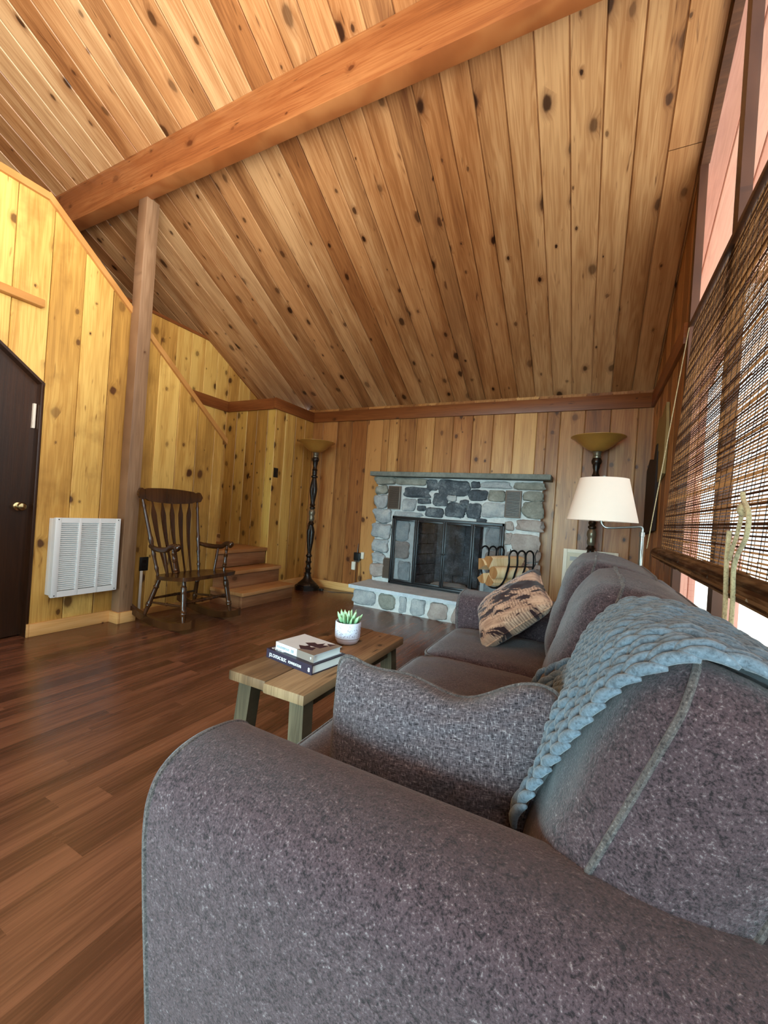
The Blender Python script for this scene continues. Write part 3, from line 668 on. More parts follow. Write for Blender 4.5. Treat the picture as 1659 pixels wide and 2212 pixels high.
# glass fire doors
DX0, DX1, DZ0, DZ1, DY = -1.985, -.765, .222, .968, 4.135
bm = B()
box(bm, DX0, DX1, DY, DY + .03, DZ1 - .03, DZ1, .003); box(bm, DX0, DX1, DY, DY + .03, DZ0, DZ0 + .028, .003)
for x in (DX0, DX1 - .022): box(bm, x, x + .022, DY, DY + .03, DZ0, DZ1, .003)
finish('door_frame', bm, M['screen'], fp)
dv = [DX0 + .022, -1.69, -1.375, -1.075, DX1 - .022]
for i in range(4):
    a, b = dv[i] + .002, dv[i + 1] - .002; bm = B()
    for x0, x1 in ((a, a + .018), (b - .018, b)): box(bm, x0, x1, DY + .004, DY + .024, DZ0 + .03, DZ1 - .032, .002)
    for z0, z1 in ((DZ0 + .03, DZ0 + .048), (DZ1 - .05, DZ1 - .032)): box(bm, a + .018, b - .018, DY + .004, DY + .024, z0, z1, .002)
    fr_ = finish('glass_door', bm, M['screen'], fp)
    bm = B(); bm.faces.new([bm.verts.new(q_) for q_ in ((a + .016, DY + .014, DZ0 + .046), (b - .016, DY + .014, DZ0 + .046), (b - .016, DY + .014, DZ1 - .048), (a + .016, DY + .014, DZ1 - .048))]); finish('pane', bm, M['fireglass'], fr_)
    if i in (1, 2):
        bm = B(); x = b - .009 if i == 1 else a + .009
        lathe(bm, [(.004, 0), (.004, .012), (.009, .016), (.009, .026), (.003, .029)], (x, DY + .004, .60), 12, (0, -1, 0)); finish('door_knob', bm, M['screen'], fr_)
# warm-air vents
for x0, x1, z0, z1 in ((-2.068, -1.92, 1.041, 1.301), (-.778, -.628, 1.03, 1.297), (-2.075, -1.955, .262, .49)):
    bm = B(); box(bm, x0, x1, YF - .045, YF - .02, z0, z1, .003)
    vf = finish('vent', bm, M['vent'], fp)
    bm = B()
    for k in range(22):
        z = z0 + .014 + (z1 - z0 - .028) * k / 22
        prism(bm, [(YF - .052, z), (YF - .044, z + .006), (YF - .044, z + .0085), (YF - .052, z + .0025)], lambda p, q, d: Vector((d, p, q)), x0 + .012, x1 - .012)
    finish('louvres', bm, M['vent'], vf, smooth=False)
    bm = B(); box(bm, x0 + .012, x1 - .012, YF - .0458, YF - .045, z0 + .012, z1 - .012); finish('back_plate', bm, M['black'], vf)
# ------------------------------------------------------------------ sofa
SX = dict(front=-.60, arm_h=.612)
so = thing('sofa', 'taupe chenille three-seat sofa under the window, filling the foreground', 'sofa', (-.15, 1.36, 0))
def arm(name, yo, yi, h, xf=0.):
    """arm with a rounded top; yo outer face, yi inner face"""
    s = 1 if yi > yo else -1; wdt = abs(yi - yo)
    prof = [(0.012, .05), (.004, .25), (-.004, .42), (-.006, h - .09), (-.001, h - .05), (.014, h - .022), (.045, h - .004), (.09, h + .002), (wdt - .06, h - .004), (wdt - .025, h - .02), (wdt - .006, h - .05), (wdt, h - .10), (wdt, .25), (wdt, .05)]
    pp = smooth_path([(0, yo + s * a, z) for a, z in prof], 5)
    xs = [(-.600, .90), (-.606, .965), (-.604, .99), (-.597, 1.0), (-.585, 1.004), (-.56, 1.0), (-.45, 1.0), (-.2, 1.0), (0, 1.0), (.20, 1.0), (.275, 1.0), (.295, .97)]
    xs = [(x + xf * max(0, min(1, -x / .6)), k) for x, k in xs]
    bm = B(); rings = []
    ym = (yo + yi) / 2; zm = h / 2
    for x, k in xs:
        rings.append([bm.verts.new((x + (.035 * max(0, .5 - p.z) / .5), ym + (p.y - ym) * k, zm + (p.z - zm) * (k + (1 - k) * .6 if p.z < zm else k + (1 - k) * .55) + .004 * noise.noise((x * 5, p.y * 5, p.z * 5)))) for p in pp])
    for A, C in zip(rings, rings[1:]):
        for i in range(len(pp) - 1): bm.faces.new((A[i], A[i + 1], C[i + 1], C[i]))
    bm.faces.new(rings[0]); bm.faces.new(rings[-1][::-1])
    a = finish(name, bm, M['sofa'], so, angle=60)
    bm = B(); tube(bm, [v + Vector((-.595 + xf + .035 * max(0, .5 - v.z) / .5, 0, 0)) for v in [Vector((0, ym + (p.y - ym) * .995, zm + (p.z - zm) * 1.0)) for p in pp]], .0045, 6)
    finish('piping', bm, M['piping'], a)
arm('arm', .40, .605, .610, .042); arm('arm', 2.32, 2.09, .607)
bm = B(); box(bm, -.565, .27, .607, 2.088, .075, .275, .02, 3); finish('base', bm, M['sofa'], so)
bm = B(); box(bm, .13, .295, .608, 2.087, .275, .80, .04, 4); box(bm, .20, .298, .44, 2.28, .06, .60, .03, 3); finish('back_frame', bm, M['sofa'], so)
for x in (-.53, .22):
    for y in (.46, 2.24):
        bm = B(); lathe(bm, [(.022, 0), (.03, .03), (.032, .072)], (x, y, 0), 14); finish('foot', bm, M['black'], so)

def cushion(name, C, ex, ey, w, h, t, bf, bb, parent, mat, pipe=.006, pw=7., wob=.004, seed=0, n=26, wave=.0):
    """box cushion: front panel in the ex/ey plane, gusset t deep behind it, domed by bf and bb"""
    C, ex, ey = Vector(C), Vector(ex).normalized(), Vector(ey).normalized(); nz = ex.cross(ey)
    bm = B(); seams = []
    def sq(a, b):
        m = max(abs(a), abs(b))
        if m < 1e-9: return 0, 0
        r = m / ((abs(a) ** pw + abs(b) ** pw) ** (1 / pw)); return a * r, b * r
    grids = []
    for side, bl in ((0, bf), (1, bb)):
        g = []
        for i in range(n + 1):
            row = []
            for j in range(n + 1):
                a, b = i / n * 2 - 1, j / n * 2 - 1; p, q = sq(a, b)
                m = max(abs(a), abs(b)); edge = (1 - a ** 4) * (1 - b ** 4)
                d = bl * edge ** .45 + wob * noise.noise((p * 3 + seed, q * 3, side * 5)) * (edge ** .3)
                pos = C + ex * (p * w / 2) + ey * (q * h / 2) + nz * (d if side == 0 else -t - d)
                if m > .999 and side == 0: pos += ey * (wave * noise.noise((p * 9 + seed * 3, q * 9, 2)))
                row.append(bm.verts.new(pos))
            g.append(row)
        for i in range(n):
            for j in range(n): bm.faces.new((g[i][j], g[i + 1][j], g[i + 1][j + 1], g[i][j + 1]))
        grids.append(g)
    def rim(g):
        return [g[i][0] for i in range(n)] + [g[n][j] for j in range(n)] + [g[n - i][n] for i in range(n)] + [g[0][n - j] for j in range(n)]
    A, Z = rim(grids[0]), rim(grids[1]); prev = A; cen = C - nz * t / 2
    for k in range(1, 6):
        f = k / 6; row = []
        for v0, v1 in zip(A, Z):
            p = v0.co.lerp(v1.co, f); o = (p - C); o -= nz * o.dot(nz); p = p + o.normalized() * (.014 * math.sin(math.pi * f))
            row.append(bm.verts.new(p))
        for i in range(len(A)): bm.faces.new((prev[i], prev[(i + 1) % len(A)], row[(i + 1) % len(A)], row[i]))
        prev = row
    for i in range(len(A)): bm.faces.new((prev[i], prev[(i + 1) % len(A)], Z[(i + 1) % len(A)], Z[i]))
    s1, s2 = [v.co.copy() for v in A], [v.co.copy() for v in Z]
    o = finish(name, bm, mat, parent, angle=75)
    if pipe:
        bm = B(); tube(bm, s1, pipe, 6, True); tube(bm, s2, pipe, 6, True); finish('piping', bm, M['piping'], o)
    return o
# seat cushions
for i, (y0, y1) in enumerate([(.612, 1.105), (1.112, 1.59), (1.597, 2.084)]):
    cushion('seat_cushion', (-.335, (y0 + y1) / 2, .428), (1, 0, 0), (0, 1, 0), .52, y1 - y0 + .004, .15, .032, .002, so, M['sofa'], .005, 9, .006, i * 7 + 1)
# back cushions, each leaning in its own way
bks = [((.533, 1.10), (-.045, .44), (.112, .852), .138, .056, 10), ((1.10, 1.615), (-.06, .44), (.075, .868), .18, .085, 20), ((1.62, 2.20), (-.085, .44), (.020, .884), .19, .085, 30)]
for (y0, y1), (xb, zb), (xt, zt), th, bl, sd in bks:
    if y0 < .6: zb, xb = .600, .028      # the near one sits over the arm
    e2 = Vector((xt - xb, 0, zt - zb)); c = Vector(((xb + xt) / 2, (y0 + y1) / 2, (zb + zt) / 2))
    if y0 < .6:
        e2 = Vector((.112 + .045, 0, .852 - .44)); c = Vector(((-.045 + .112) / 2, (y0 + y1) / 2, (.44 + .852) / 2))
    cushion('back_cushion', c, (0, -1, 0), e2, y1 - y0, e2.length, th, bl, .03, so, M['sofa'], .0042, 11, .008, sd, wave=.022)

# ------------------------------------------------------------------ scatter pillows
def pillow(name, w, h, t, mat, n=38, pin=.10, seed=0, sag=.0, pw=9.):
    bm = B(); top = {}; bot = {}
    for i in range(n + 1):
        for j in range(n + 1):
            a, b = i / n * 2 - 1, j / n * 2 - 1
            m_ = max(abs(a), abs(b)); a0, b0 = a, b
            if m_ > 1e-9: k_ = m_ / ((abs(a) ** pw + abs(b) ** pw) ** (1 / pw)); a, b = a * k_, b * k_
            px = a * w / 2 * (1 - pin * (1 - abs(b) ** 2) * abs(a) ** 3); py = b * h / 2 * (1 - pin * (1 - abs(a) ** 2) * abs(b) ** 3)
            py -= sag * max(0, b) ** 2 * (math.cos((a - .15) * 1.9) + .25 * math.sin(a * 7))
            a, b = a0, b0
            z = t / 2 * ((1 - a * a) * (1 - b * b)) ** .34 * (1 + .12 * noise.noise((a * 2 + seed, b * 2, 0)))
            z += .006 * noise.noise((a * 6, b * 6, seed)) * ((1 - a * a) * (1 - b * b)) ** .5
            e = i in (0, n) or j in (0, n)
            top[i, j] = bm.verts.new((px, py, z)); bot[i, j] = top[i, j] if e else bm.verts.new((px, py, -z))
    for i in range(n):
        for j in range(n):
            bm.faces.new((top[i, j], top[i + 1, j], top[i + 1, j + 1], top[i, j + 1])); bm.faces.new((bot[i, j], bot[i, j + 1], bot[i + 1, j + 1], bot[i + 1, j]))
    rim = [top[i, 0].co.copy() for i in range(n)] + [top[n, j].co.copy() for j in range(n)] + [top[n - i, n].co.copy() for i in range(n)] + [top[0, n - j].co.copy() for j in range(n)]
    o = finish(name, bm, mat, angle=80)
    bm = B(); tube(bm, rim, .004, 6, True); p = finish('seam', bm, M['piping'] if mat is not M['camo'] else M['camo']); p.parent = o
    return o
def place(o, c, ex, ey):
    ex = Vector(ex).normalized(); ey = Vector(ey); ey = (ey - ex * ey.dot(ex)).normalized(); ez = ex.cross(ey)
    o.matrix_world = Matrix(((ex.x, ey.x, ez.x, c[0]), (ex.y, ey.y, ez.y, c[1]), (ex.z, ey.z, ez.z, c[2]), (0, 0, 0, 1)))
pg = pillow('throw_pillow', .45, .265, .14, M['pillowg'], seed=3, pin=.05, sag=.035, pw=7.)
place(pg, (-.232, .735, .583), (.98, .05, .10), (0, .22, 1))
tag(pg, 'grey tweed pillow standing against the near sofa arm', 'pillow')
pc = pillow('throw_pillow', .37, .34, .13, M['camo'], seed=9, pin=.10)
place(pc, (-.30, 1.92, .615), (.26, 0, .225), (.08, -.30, -.13))
tag(pc, 'tan and dark brown feather-print pillow lying at the far end of the sofa', 'pillow')

# ------------------------------------------------------------------ knitted throw
def drape():
    bpy.context.view_layer.update()
    vs_, fs_ = [], []
    for o in COL.objects:
        if o.type == 'MESH' and o.parent == so and (o.name.startswith('back_cushion') or o.name.startswith('seat_cushion') or o.name.startswith('back_frame')):
            b = len(vs_); vs_ += [v.co.copy() for v in o.data.vertices]; fs_ += [[b + i for i in p.vertices] for p in o.data.polygons]
    tree = BVHTree.FromPolygons(vs_, fs_)
    NL, NW = 120, 22; cen = Vector((.17, 0, .62)); g = []
    path = []
    for i in range(NL + 1):
        R0 = .40; th = math.radians(199 - 245 * i / NL); d = Vector((math.cos(th), 0, math.sin(th)))
        s = i / NL
        yn = .628 - .080 * min(1, max(0, (s - .05) / .30)) - .004 * math.sin(s * 9); yf = 1.22 - .36 * min(1, s / .42) + .10 * max(0, s - .42)
        row = []
        for j in range(NW + 1):
            y = yn + (yf - yn) * j / NW
            hit = tree.ray_cast(Vector((cen.x, y, cen.z)) + d * R0, -d)
            rad = (R0 - hit[3]) if hit[0] is not None else .2
            row.append(rad)
        path.append((d, row, yn, yf))
    # relax the radii so that the wool bridges hollows
    rad = [p[1][:] for p in path]
    for _ in range(14):
        new = [r[:] for r in rad]
        for i in range(NL + 1):
            for j in range(NW + 1):
                a = [rad[min(max(i + k, 0), NL)][j] for k in (-1, 1)] + [rad[i][min(max(j + k, 0), NW)] for k in (-1, 1)]
                new[i][j] = max(path[i][1][j], .5 * rad[i][j] + .5 * sum(a) / 4)
        rad = new
    g = []
    for i in range(NL + 1):
        d, _, yn, yf = path[i]
        g.append([Vector((cen.x, yn + (yf - yn) * j / NW, cen.z)) + d * (rad[i][j] + .006) for j in range(NW + 1)])
    return g
G = drape(); NL, NW = len(G) - 1, len(G[0]) - 1
acc = [0]
for i in range(NL): acc.append(acc[-1] + (G[i + 1][NW // 2] - G[i][NW // 2]).length)
def gat(s, t):
    """s along the length in metres, t across 0..1 -> point, along, across, normal"""
    s = min(max(s, 0), acc[-1] - 1e-4); t = min(max(t, 0), 1)
    i = max(k for k in range(NL) if acc[k] <= s); f = (s - acc[i]) / max(acc[i + 1] - acc[i], 1e-6); q = t * NW; j = min(int(q), NW - 1); e = q - j
    a = G[i][j].lerp(G[i][j + 1], e); b = G[i + 1][j].lerp(G[i + 1][j + 1], e); p = a.lerp(b, f)
    al = (b - a).normalized(); ac = (G[i][j + 1] - G[i][j]).normalized(); nn = ac.cross(al).normalized()
    return p, al, ac, nn
bm = B(); j0, j1 = 2, NW - 1; vv = [[bm.verts.new(r[j]) for j in range(j0, j1 + 1)] for r in G]
for i in range(NL):
    for j in range(j1 - j0): bm.faces.new((vv[i][j], vv[i + 1][j], vv[i + 1][j + 1], vv[i][j + 1]))
NC, PT = 10, .032
rows_ = int(acc[-1] / PT)
sgn = 1 if gat(acc[-1] * .4, .5)[3].dot(Vector((-.3, 0, 1))) > 0 else -1
for c in range(NC):
    for k in range(rows_):
        s0 = (k + .1 + .5 * (c % 2)) * PT + R.uniform(-.002, .002)
        for side in (-1, 1):
            t0 = (c + .5 + side * .47) / NC; t1 = (c + .5 + side * .10) / NC; pts = []
            for q in range(9):
                f = q / 8; p, al, ac, nn = gat(s0 + PT * 1.75 * (1 - f), t0 + (t1 - t0) * f ** .8)
                lift = .0045 + .0105 * math.sin(math.pi * (.12 + .80 * f)) + (.003 if c in (0, 2) else 0)
                pts.append(p + nn * sgn * lift)
            tube(bm, pts, [.0024, .005, .0064, .0072, .0074, .0072, .0064, .005, .0026], 9)
tw = finish('knitted_throw', bm, M['yarn'], angle=80)
tag(tw, 'chunky blue-grey knitted throw draped over the sofa back', 'blanket')

# ------------------------------------------------------------------ bench used as a coffee table, with its things
tb = thing('coffee_table', 'low weathered two-plank bench used as coffee table before the sofa', 'table', (-.93, 1.40, 0))
TZ = .42
for x0, x1, dy in ((-1.088, -.9235, 0), (-.9205, -.756, -.012)):
    bm = B(); box(bm, x0, x1, 1.046 + dy, 1.80 + dy, TZ - .034, TZ, .005, 2); finish('plank', bm, M['bench'], tb)
bm = B(); box(bm, -1.045, -.80, 1.13, 1.155, TZ - .085, TZ - .035, .002); box(bm, -1.045, -.80, 1.685, 1.71, TZ - .085, TZ - .035, .002)
for x in (-1.045, -.822): box(bm, x, x + .022, 1.157, 1.683, TZ - .085, TZ - .035, .002)
finish('apron', bm, M['benchleg'], tb)
for sx, x in ((-1, -1.035), (1, -.812)):
    for sy, y in ((-1, 1.10), (1, 1.74)):
        bm = B(); a, b = .033, .026; vs0 = []
        dx, dy = sx * .022, sy * .02
        v0 = [bm.verts.new((x + i * .028 + dx, y + j * .026 + dy, 0)) for i, j in ((-1, -1), (1, -1), (1, 1), (-1, 1))]; v1 = [bm.verts.new((x + i * .028, y + j * .026, TZ - .0345)) for i, j in ((-1, -1), (1, -1), (1, 1), (-1, 1))]
        bm.faces.new(v0[::-1]); bm.faces.new(v1)
        for i in range(4): bm.faces.new((v0[i], v0[(i + 1) % 4], v1[(i + 1) % 4], v1[i]))
        finish('leg', bm, M['benchleg'], tb)

def text(name, s, size, mat, parent, origin, ex, ey, bold=0., width=None, rise=.0006):
    c = bpy.data.curves.new(name, 'FONT'); c.body = s; c.size = size; c.extrude = .0002; c.offset = bold
    o = bpy.data.objects.new(name, c); COL.objects.link(o); bpy.context.view_layer.update()
    me = bpy.data.meshes.new_from_object(o.evaluated_get(bpy.context.evaluated_depsgraph_get())); bpy.data.objects.remove(o)
    ex = Vector(ex).normalized(); ey = Vector(ey).normalized(); ez = ex.cross(ey)
    if width:
        wd = max(v.co.x for v in me.vertices) or 1
        for v in me.vertices: v.co.x *= width / wd
    for v in me.vertices: v.co = Vector(origin) + ex * v.co.x + ey * v.co.y + ez * (v.co.z + rise)
    me.name = name; me.materials.clear(); me.materials.append(mat); o = bpy.data.objects.new(name, me); COL.objects.link(o)
    o.parent = parent; o.matrix_parent_inverse = Matrix.Translation(-Vector(parent_loc(parent)))
    return o
def book(label, A, ex, L, D, z, th, mc, group, kind):
    """A: spine corner nearest the viewer's right; ex along the spine, ey from spine to fore-edge"""
    A = Vector((A[0], A[1], z)); ex = Vector(ex).normalized(); ey = Vector((-ex.y, ex.x, 0)) ; ez = Vector((0, 0, 1))
    r = thing('book', label, 'book', A + ex * L / 2 + ey * D / 2, group)
    f = lambda p, q, d: A + ex * p + ey * q + ez * d
    bm = B()
    prism(bm, [(0, 0), (L, 0), (L, D), (0, D)], f, 0, .003); prism(bm, [(0, 0), (L, 0), (L, D), (0, D)], f, th - .003, th); prism(bm, [(0, 0), (L, 0), (L, .004), (0, .004)], f, .003, th - .003)
    finish('cover', bm, mc, r, angle=20)
    bm = B(); prism(bm, [(.004, .004), (L - .004, .004), (L - .004, D - .005), (.004, D - .005)], f, .003, th - .003); finish('pages', bm, M['paper'], r, angle=20)
    return r, f, ex, ey
eb = Vector((1.073 - .836, 1.186 - 1.22 - .005, 0)).normalized()
# lower book: spine faces the viewer
b1, f1, ex1, ey1 = book('thick plum hardback with white spine lettering, lower of the two books', (-1.073, 1.213), eb, .245, .175, TZ, .034, M['purple'], 'books on the bench', 0)
text('spine_lettering', 'JOL CAYOAC BLOC', .017, M['inkl'], b1, f1(.018, -.0001, .010), ex1, (0, 0, 1), .0004, .095)
text('spine_lettering', 'POWNDATIONS', .013, M['inkl'], b1, f1(.124, -.0001, .011), ex1, (0, 0, 1), .0003, .068)
text('spine_mark', '8', .02, M['inkl'], b1, f1(.226, -.0001, .009), ex1, (0, 0, 1), .0004)
text('cover_lettering', 'OOESB', .024, M['inkl'], b1, f1(.010, .012, .034), ex1, ey1, .0006, .07)
b2, f2, ex2, ey2 = book('pale grey and taupe paperback with dark cover print, lying on the plum book', (-1.043, 1.228), Vector((.236, -.040, 0)), .205, .145, TZ + .0345, .027, M['bookgrey'], 'books on the bench', 1)
bm = B(); q0, q1 = .118, .2052
prism(bm, [(q0, -.0004), (q1, -.0004), (q1, .1452), (q0 + .055, .1452)], f2, .0271, .0274); prism(bm, [(q0, -.0008), (q1, -.0008), (q1, 0), (q0, 0)], f2, 0, .0274)
finish('taupe_panel', bm, M['booktaupe'], b2, angle=20)
bm = B()
for poly in ([(.088, .035), (.122, .012), (.165, .030), (.155, .058), (.135, .050), (.118, .062), (.112, .045)], [(.085, .070), (.115, .060), (.168, .066), (.172, .105), (.150, .098), (.142, .120), (.128, .092), (.108, .098)], [(.150, .122), (.178, .108), (.180, .138)]):
    prism(bm, poly, f2, .0276, .0280)
finish('cover_print', bm, M['ink'], b2, angle=20)
text('spine_lettering', 'ROI JOSEPOUD', .012, M['inkg'], b2, f2(.008, -.0002, .008), ex2, (0, 0, 1), .0002, .07)
text('spine_mark', 'EII', .015, M['inkg'], b2, f2(.086, -.0002, .007), ex2, (0, 0, 1), .0003)
text('spine_mark', '8', .014, M['inkl'], b2, f2(.188, -.0010, .008), ex2, (0, 0, 1), .0004)

PC = Vector((-.925, 1.555, TZ)); PS = 1.12
pt = thing('succulent_plant', 'small green succulent in a white speckled pot on the bench', 'plant', PC)
def local(o, parent): o.parent = parent; return o
bm = B(); lathe(bm, [(.034 * PS, 0), (.040 * PS, .003), (.046 * PS, .014), (.049 * PS, .028), (.050 * PS, .05), (.050 * PS, .092), (.0485 * PS, .0945), (.0465 * PS, .092), (.0455 * PS, .075)], (0, 0, 0), 40)
local(finish('pot', bm, M['pot'], angle=50), pt)
bm = B(); lathe(bm, [(.046 * PS, .074), (.045 * PS, .0805), (.02, .083), (.002, .084)], (0, 0, 0), 28); local(finish('soil', bm, M['soil'], angle=60), pt)
for ring, (nl_, tilt, ln, r0) in enumerate([(9, 58, .062, .014), (8, 36, .064, .009), (6, 17, .060, .004), (3, 5, .052, .001)]):
    for k in range(nl_):
        a = 2 * math.pi * (k + .5 * (ring % 2)) / nl_ + R.uniform(-.15, .15); ti = math.radians(tilt + R.uniform(-7, 7)); L_ = ln * R.uniform(.85, 1.15)
        out = Vector((math.cos(a), math.sin(a), 0)); bm = B(); pts, rs = [], []
        for q in range(8):
            f = q / 7; tt = ti * (1 - .30 * f)
            pts.append(out * (r0 + L_ * f * math.sin(tt)) + Vector((0, 0, .080 + L_ * f * math.cos(tt)))); rs.append(max(.0008, .0105 * (math.sin(math.pi * min(1, .22 + f * .62)) ** .8) * (1 - f ** 5)))
        tube(bm, pts, rs, 8, squash=.5); local(finish('leaf', bm, M['leaf'], angle=80), pt)

# ------------------------------------------------------------------ rocking chair
rc = thing('rocking_chair', 'dark varnished wooden rocking chair with arrow-slat back', 'rocking chair', (-2.93, 2.31, 0))
CX, CY = -2.93, 2.31
ROT = .06
def W(x, y, z): return Vector((CX + x * math.cos(ROT) - y * math.sin(ROT), CY - .008 + x * math.sin(ROT) + y * math.cos(ROT), z))
def turned(p, q, r, knots_, n=40):
    """turned spindle from p to q with bead positions in knots_ (fraction, bulge)"""
    p, q = Vector(p), Vector(q); L = (q - p).length; prof = []
    for i in range(n + 1):
        f = i / n; rad = r * (.72 + .38 * math.sin(math.pi * f) ** .8)
        for kf, kb in knots_: rad += r * kb * math.exp(-((f - kf) / .022) ** 2)
        prof.append((rad, f * L))
    bm = B(); lathe(bm, prof, p, 14, (q - p) / L); return bm
for s_ in (-1, 1):
    bm = B(); pts = []
    for i in range(25):
        f = i / 24; x = -.36 + .72 * f; z = .020 + .60 * (x - .06) ** 2 * (1.0 if x > .06 else .80)
        pts.append((x, z + .012))
    poly = [(x, z + .022 + (.010 if i in (0, 24) else 0)) for i, (x, z) in enumerate(pts)] + [(x, z - .032 + .0) for x, z in pts[::-1]]
    lo = min(z for _, z in poly)
    poly = [(x, z - lo) for x, z in poly]
    prism(bm, poly, lambda p, q, d: W(p, d, q), s_ * .235 - .016, s_ * .235 + .016)
    bmesh.ops.bevel(bm, geom=[e for e in bm.edges if abs(e.verts[0].co.y - e.verts[1].co.y) < .001], offset=.004, segments=2, affect='EDGES')
    finish('rocker', bm, M['rocker'], rc)
    zr = lambda x: .020 + .60 * (x - .06) ** 2 * (1.0 if x > .06 else .80) + .034 - lo - .005
    finish('leg', turned(W(.255, s_ * .235, zr(.255)), W(.20, s_ * .205, .385), .0175, [(.2, .35), (.25, .35), (.72, .3), (.77, .35), (.82, .3)]), M['rocker'], rc)
    finish('leg', turned(W(-.165, s_ * .235, zr(-.165)), W(-.08, s_ * .185, .368), .0165, [(.25, .35), (.3, .3), (.75, .35)]), M['rocker'], rc)
    finish('stretcher', turned(W(.232, s_ * .222, .19), W(-.130, s_ * .212, .17), .009, [(.5, .5)]), M['rocker'], rc)
    # back post, arm, arm spindles
    finish('back_post', turned(W(-.085, s_ * .195, .36), W(-.215, s_ * .262 - .02, .985), .0125, [(.12, .4), (.3, .3), (.46, .35), (.5, .35), (.9, .3)]), M['rocker'], rc)
    bm = B(); ap = smooth_path([W(-.15, s_ * .236, .612), W(-.05, s_ * .262, .598), W(.07, s_ * .272, .603), W(.12, s_ * .272, .630), W(.165, s_ * .268, .638), W(.20, s_ * .266, .620)], 6)
    tube(bm, ap, [.018] * 4 + [.021] * (len(ap) - 9) + [.030, .031, .030, .027, .020], 12, squash=.72); finish('armrest', bm, M['rocker'], rc, angle=60)
    finish('arm_spindle', turned(W(.16, s_ * .232, .385), W(.14, s_ * .27, .615), .0125, [(.25, .5), (.32, .4), (.62, .4), (.68, .4), (.85, .4)]), M['rocker'], rc)
    finish('arm_spindle', turned(W(.055, s_ * .225, .38), W(.045, s_ * .268, .60), .010, [(.5, .1)]), M['rocker'], rc)
finish('stretcher', turned(W(.226, -.22, .215), W(.226, .22, .215), .0125, [(.4, .3), (.6, .3)]), M['rocker'], rc)
finish('stretcher', turned(W(-.125, -.21, .20), W(-.125, .21, .20), .010, [(.5, .3)]), M['rocker'], rc)
# saddle seat
bm = B(); g = {}
NS = 20
def seat_pt(i, j):
    a, b = i / NS * 2 - 1, j / NS * 2 - 1
    r = max(abs(a), abs(b)) / max(1e-6, (abs(a) ** 6 + abs(b) ** 6) ** (1 / 6)); a *= r; b *= r
    x = .095 + a * .205; y = b * (.275 if a > 0 else .275 - .045 * a * a); z = .372 + .055 * (x + .11) / .41 * .55
    return x, y, z, a, b
for i in range(NS + 1):
    for j in range(NS + 1):
        x, y, z, a, b = seat_pt(i, j); dish = -.010 * (1 - a * a) * (1 - b * b) * (1.3 - .3 * math.cos(b * 6))
        g[i, j, 1] = bm.verts.new(W(x, y, z + .016 + dish)); g[i, j, 0] = bm.verts.new(W(x * .985 + .001, y * .985, z - .014))
for i in range(NS):
    for j in range(NS):
        for s_ in (0, 1): bm.faces.new([g[i, j, s_], g[i + 1, j, s_], g[i + 1, j + 1, s_], g[i, j + 1, s_]])
for i in range(NS):
    for j in (0, NS): bm.faces.new([g[i, j, 0], g[i + 1, j, 0], g[i + 1, j, 1], g[i, j, 1]]); bm.faces.new([g[j, i, 0], g[j, i + 1, 0], g[j, i + 1, 1], g[j, i, 1]])
finish('seat', bm, M['rocker'], rc, angle=50)
# crest rail, curved back with scrolled ends
bm = B(); NR = 36; f_ = []; 
for i in range(NR + 1):
    v = i / NR * 2 - 1; y = v * .305; bow = -.225 + .020 * v * v
    e = abs(v)
    topz = 1.060 + .012 * math.cos(v * 2) - (.010 * math.exp(-((e - .80) / .05) ** 2)) + (.004 if e > .86 else 0); botz = .962 - .014 * math.cos(v * 2.2) + (.014 * math.exp(-((e - .78) / .06) ** 2)) + (.0 if e < .86 else .006)
    if e > .90: k = math.sqrt(max(0.04, 1 - ((e - .90) / .10) ** 2)); m = (topz + botz) / 2; topz = m + (topz - m) * k; botz = m + (botz - m) * k
    tilt = .10
    f_.append([bm.verts.new(W(bow + dx - (z - 1.0) * tilt, y - .022, z)) for dx, z in ((.011, botz), (.014, (botz + topz) / 2), (.010, topz), (-.010, topz), (-.012, (botz + topz) / 2), (-.011, botz))])
for A, C in zip(f_, f_[1:]):
    for k in range(6): bm.faces.new((A[k], A[(k + 1) % 6], C[(k + 1) % 6], C[k]))
bm.faces.new(f_[0]); bm.faces.new(f_[-1][::-1]); finish('crest_rail', bm, M['rocker'], rc, angle=50)
for k in range(5):   # arrow slats
    t = (k - 2) / 2; bm = B(); rows = []
    for i in range(33):
        f = i / 32; x = -.09 - .125 * f - .022 * math.sin(math.pi * f); y = t * (.115 + .065 * f); z = .372 + .612 * f
        hw = .0055 + .0150 * min(1, max(0, (f - .20) / .58)) * (1 if f < .80 else max(0, 1 - (f - .80) / .12))
        hw = max(.0055, hw); th = .0055
        rows.append([bm.verts.new(W(x + a * th, y - .02 * f + b * hw, z)) for a, b in ((1, -1), (1, 1), (-1, 1), (-1, -1))])
    for A, C in zip(rows, rows[1:]):
        for q in range(4): bm.faces.new((A[q], A[(q + 1) % 4], C[(q + 1) % 4], C[q]))
    bm.faces.new(rows[0]); bm.faces.new(rows[-1][::-1]); finish('back_slat', bm, M['rocker'], rc)

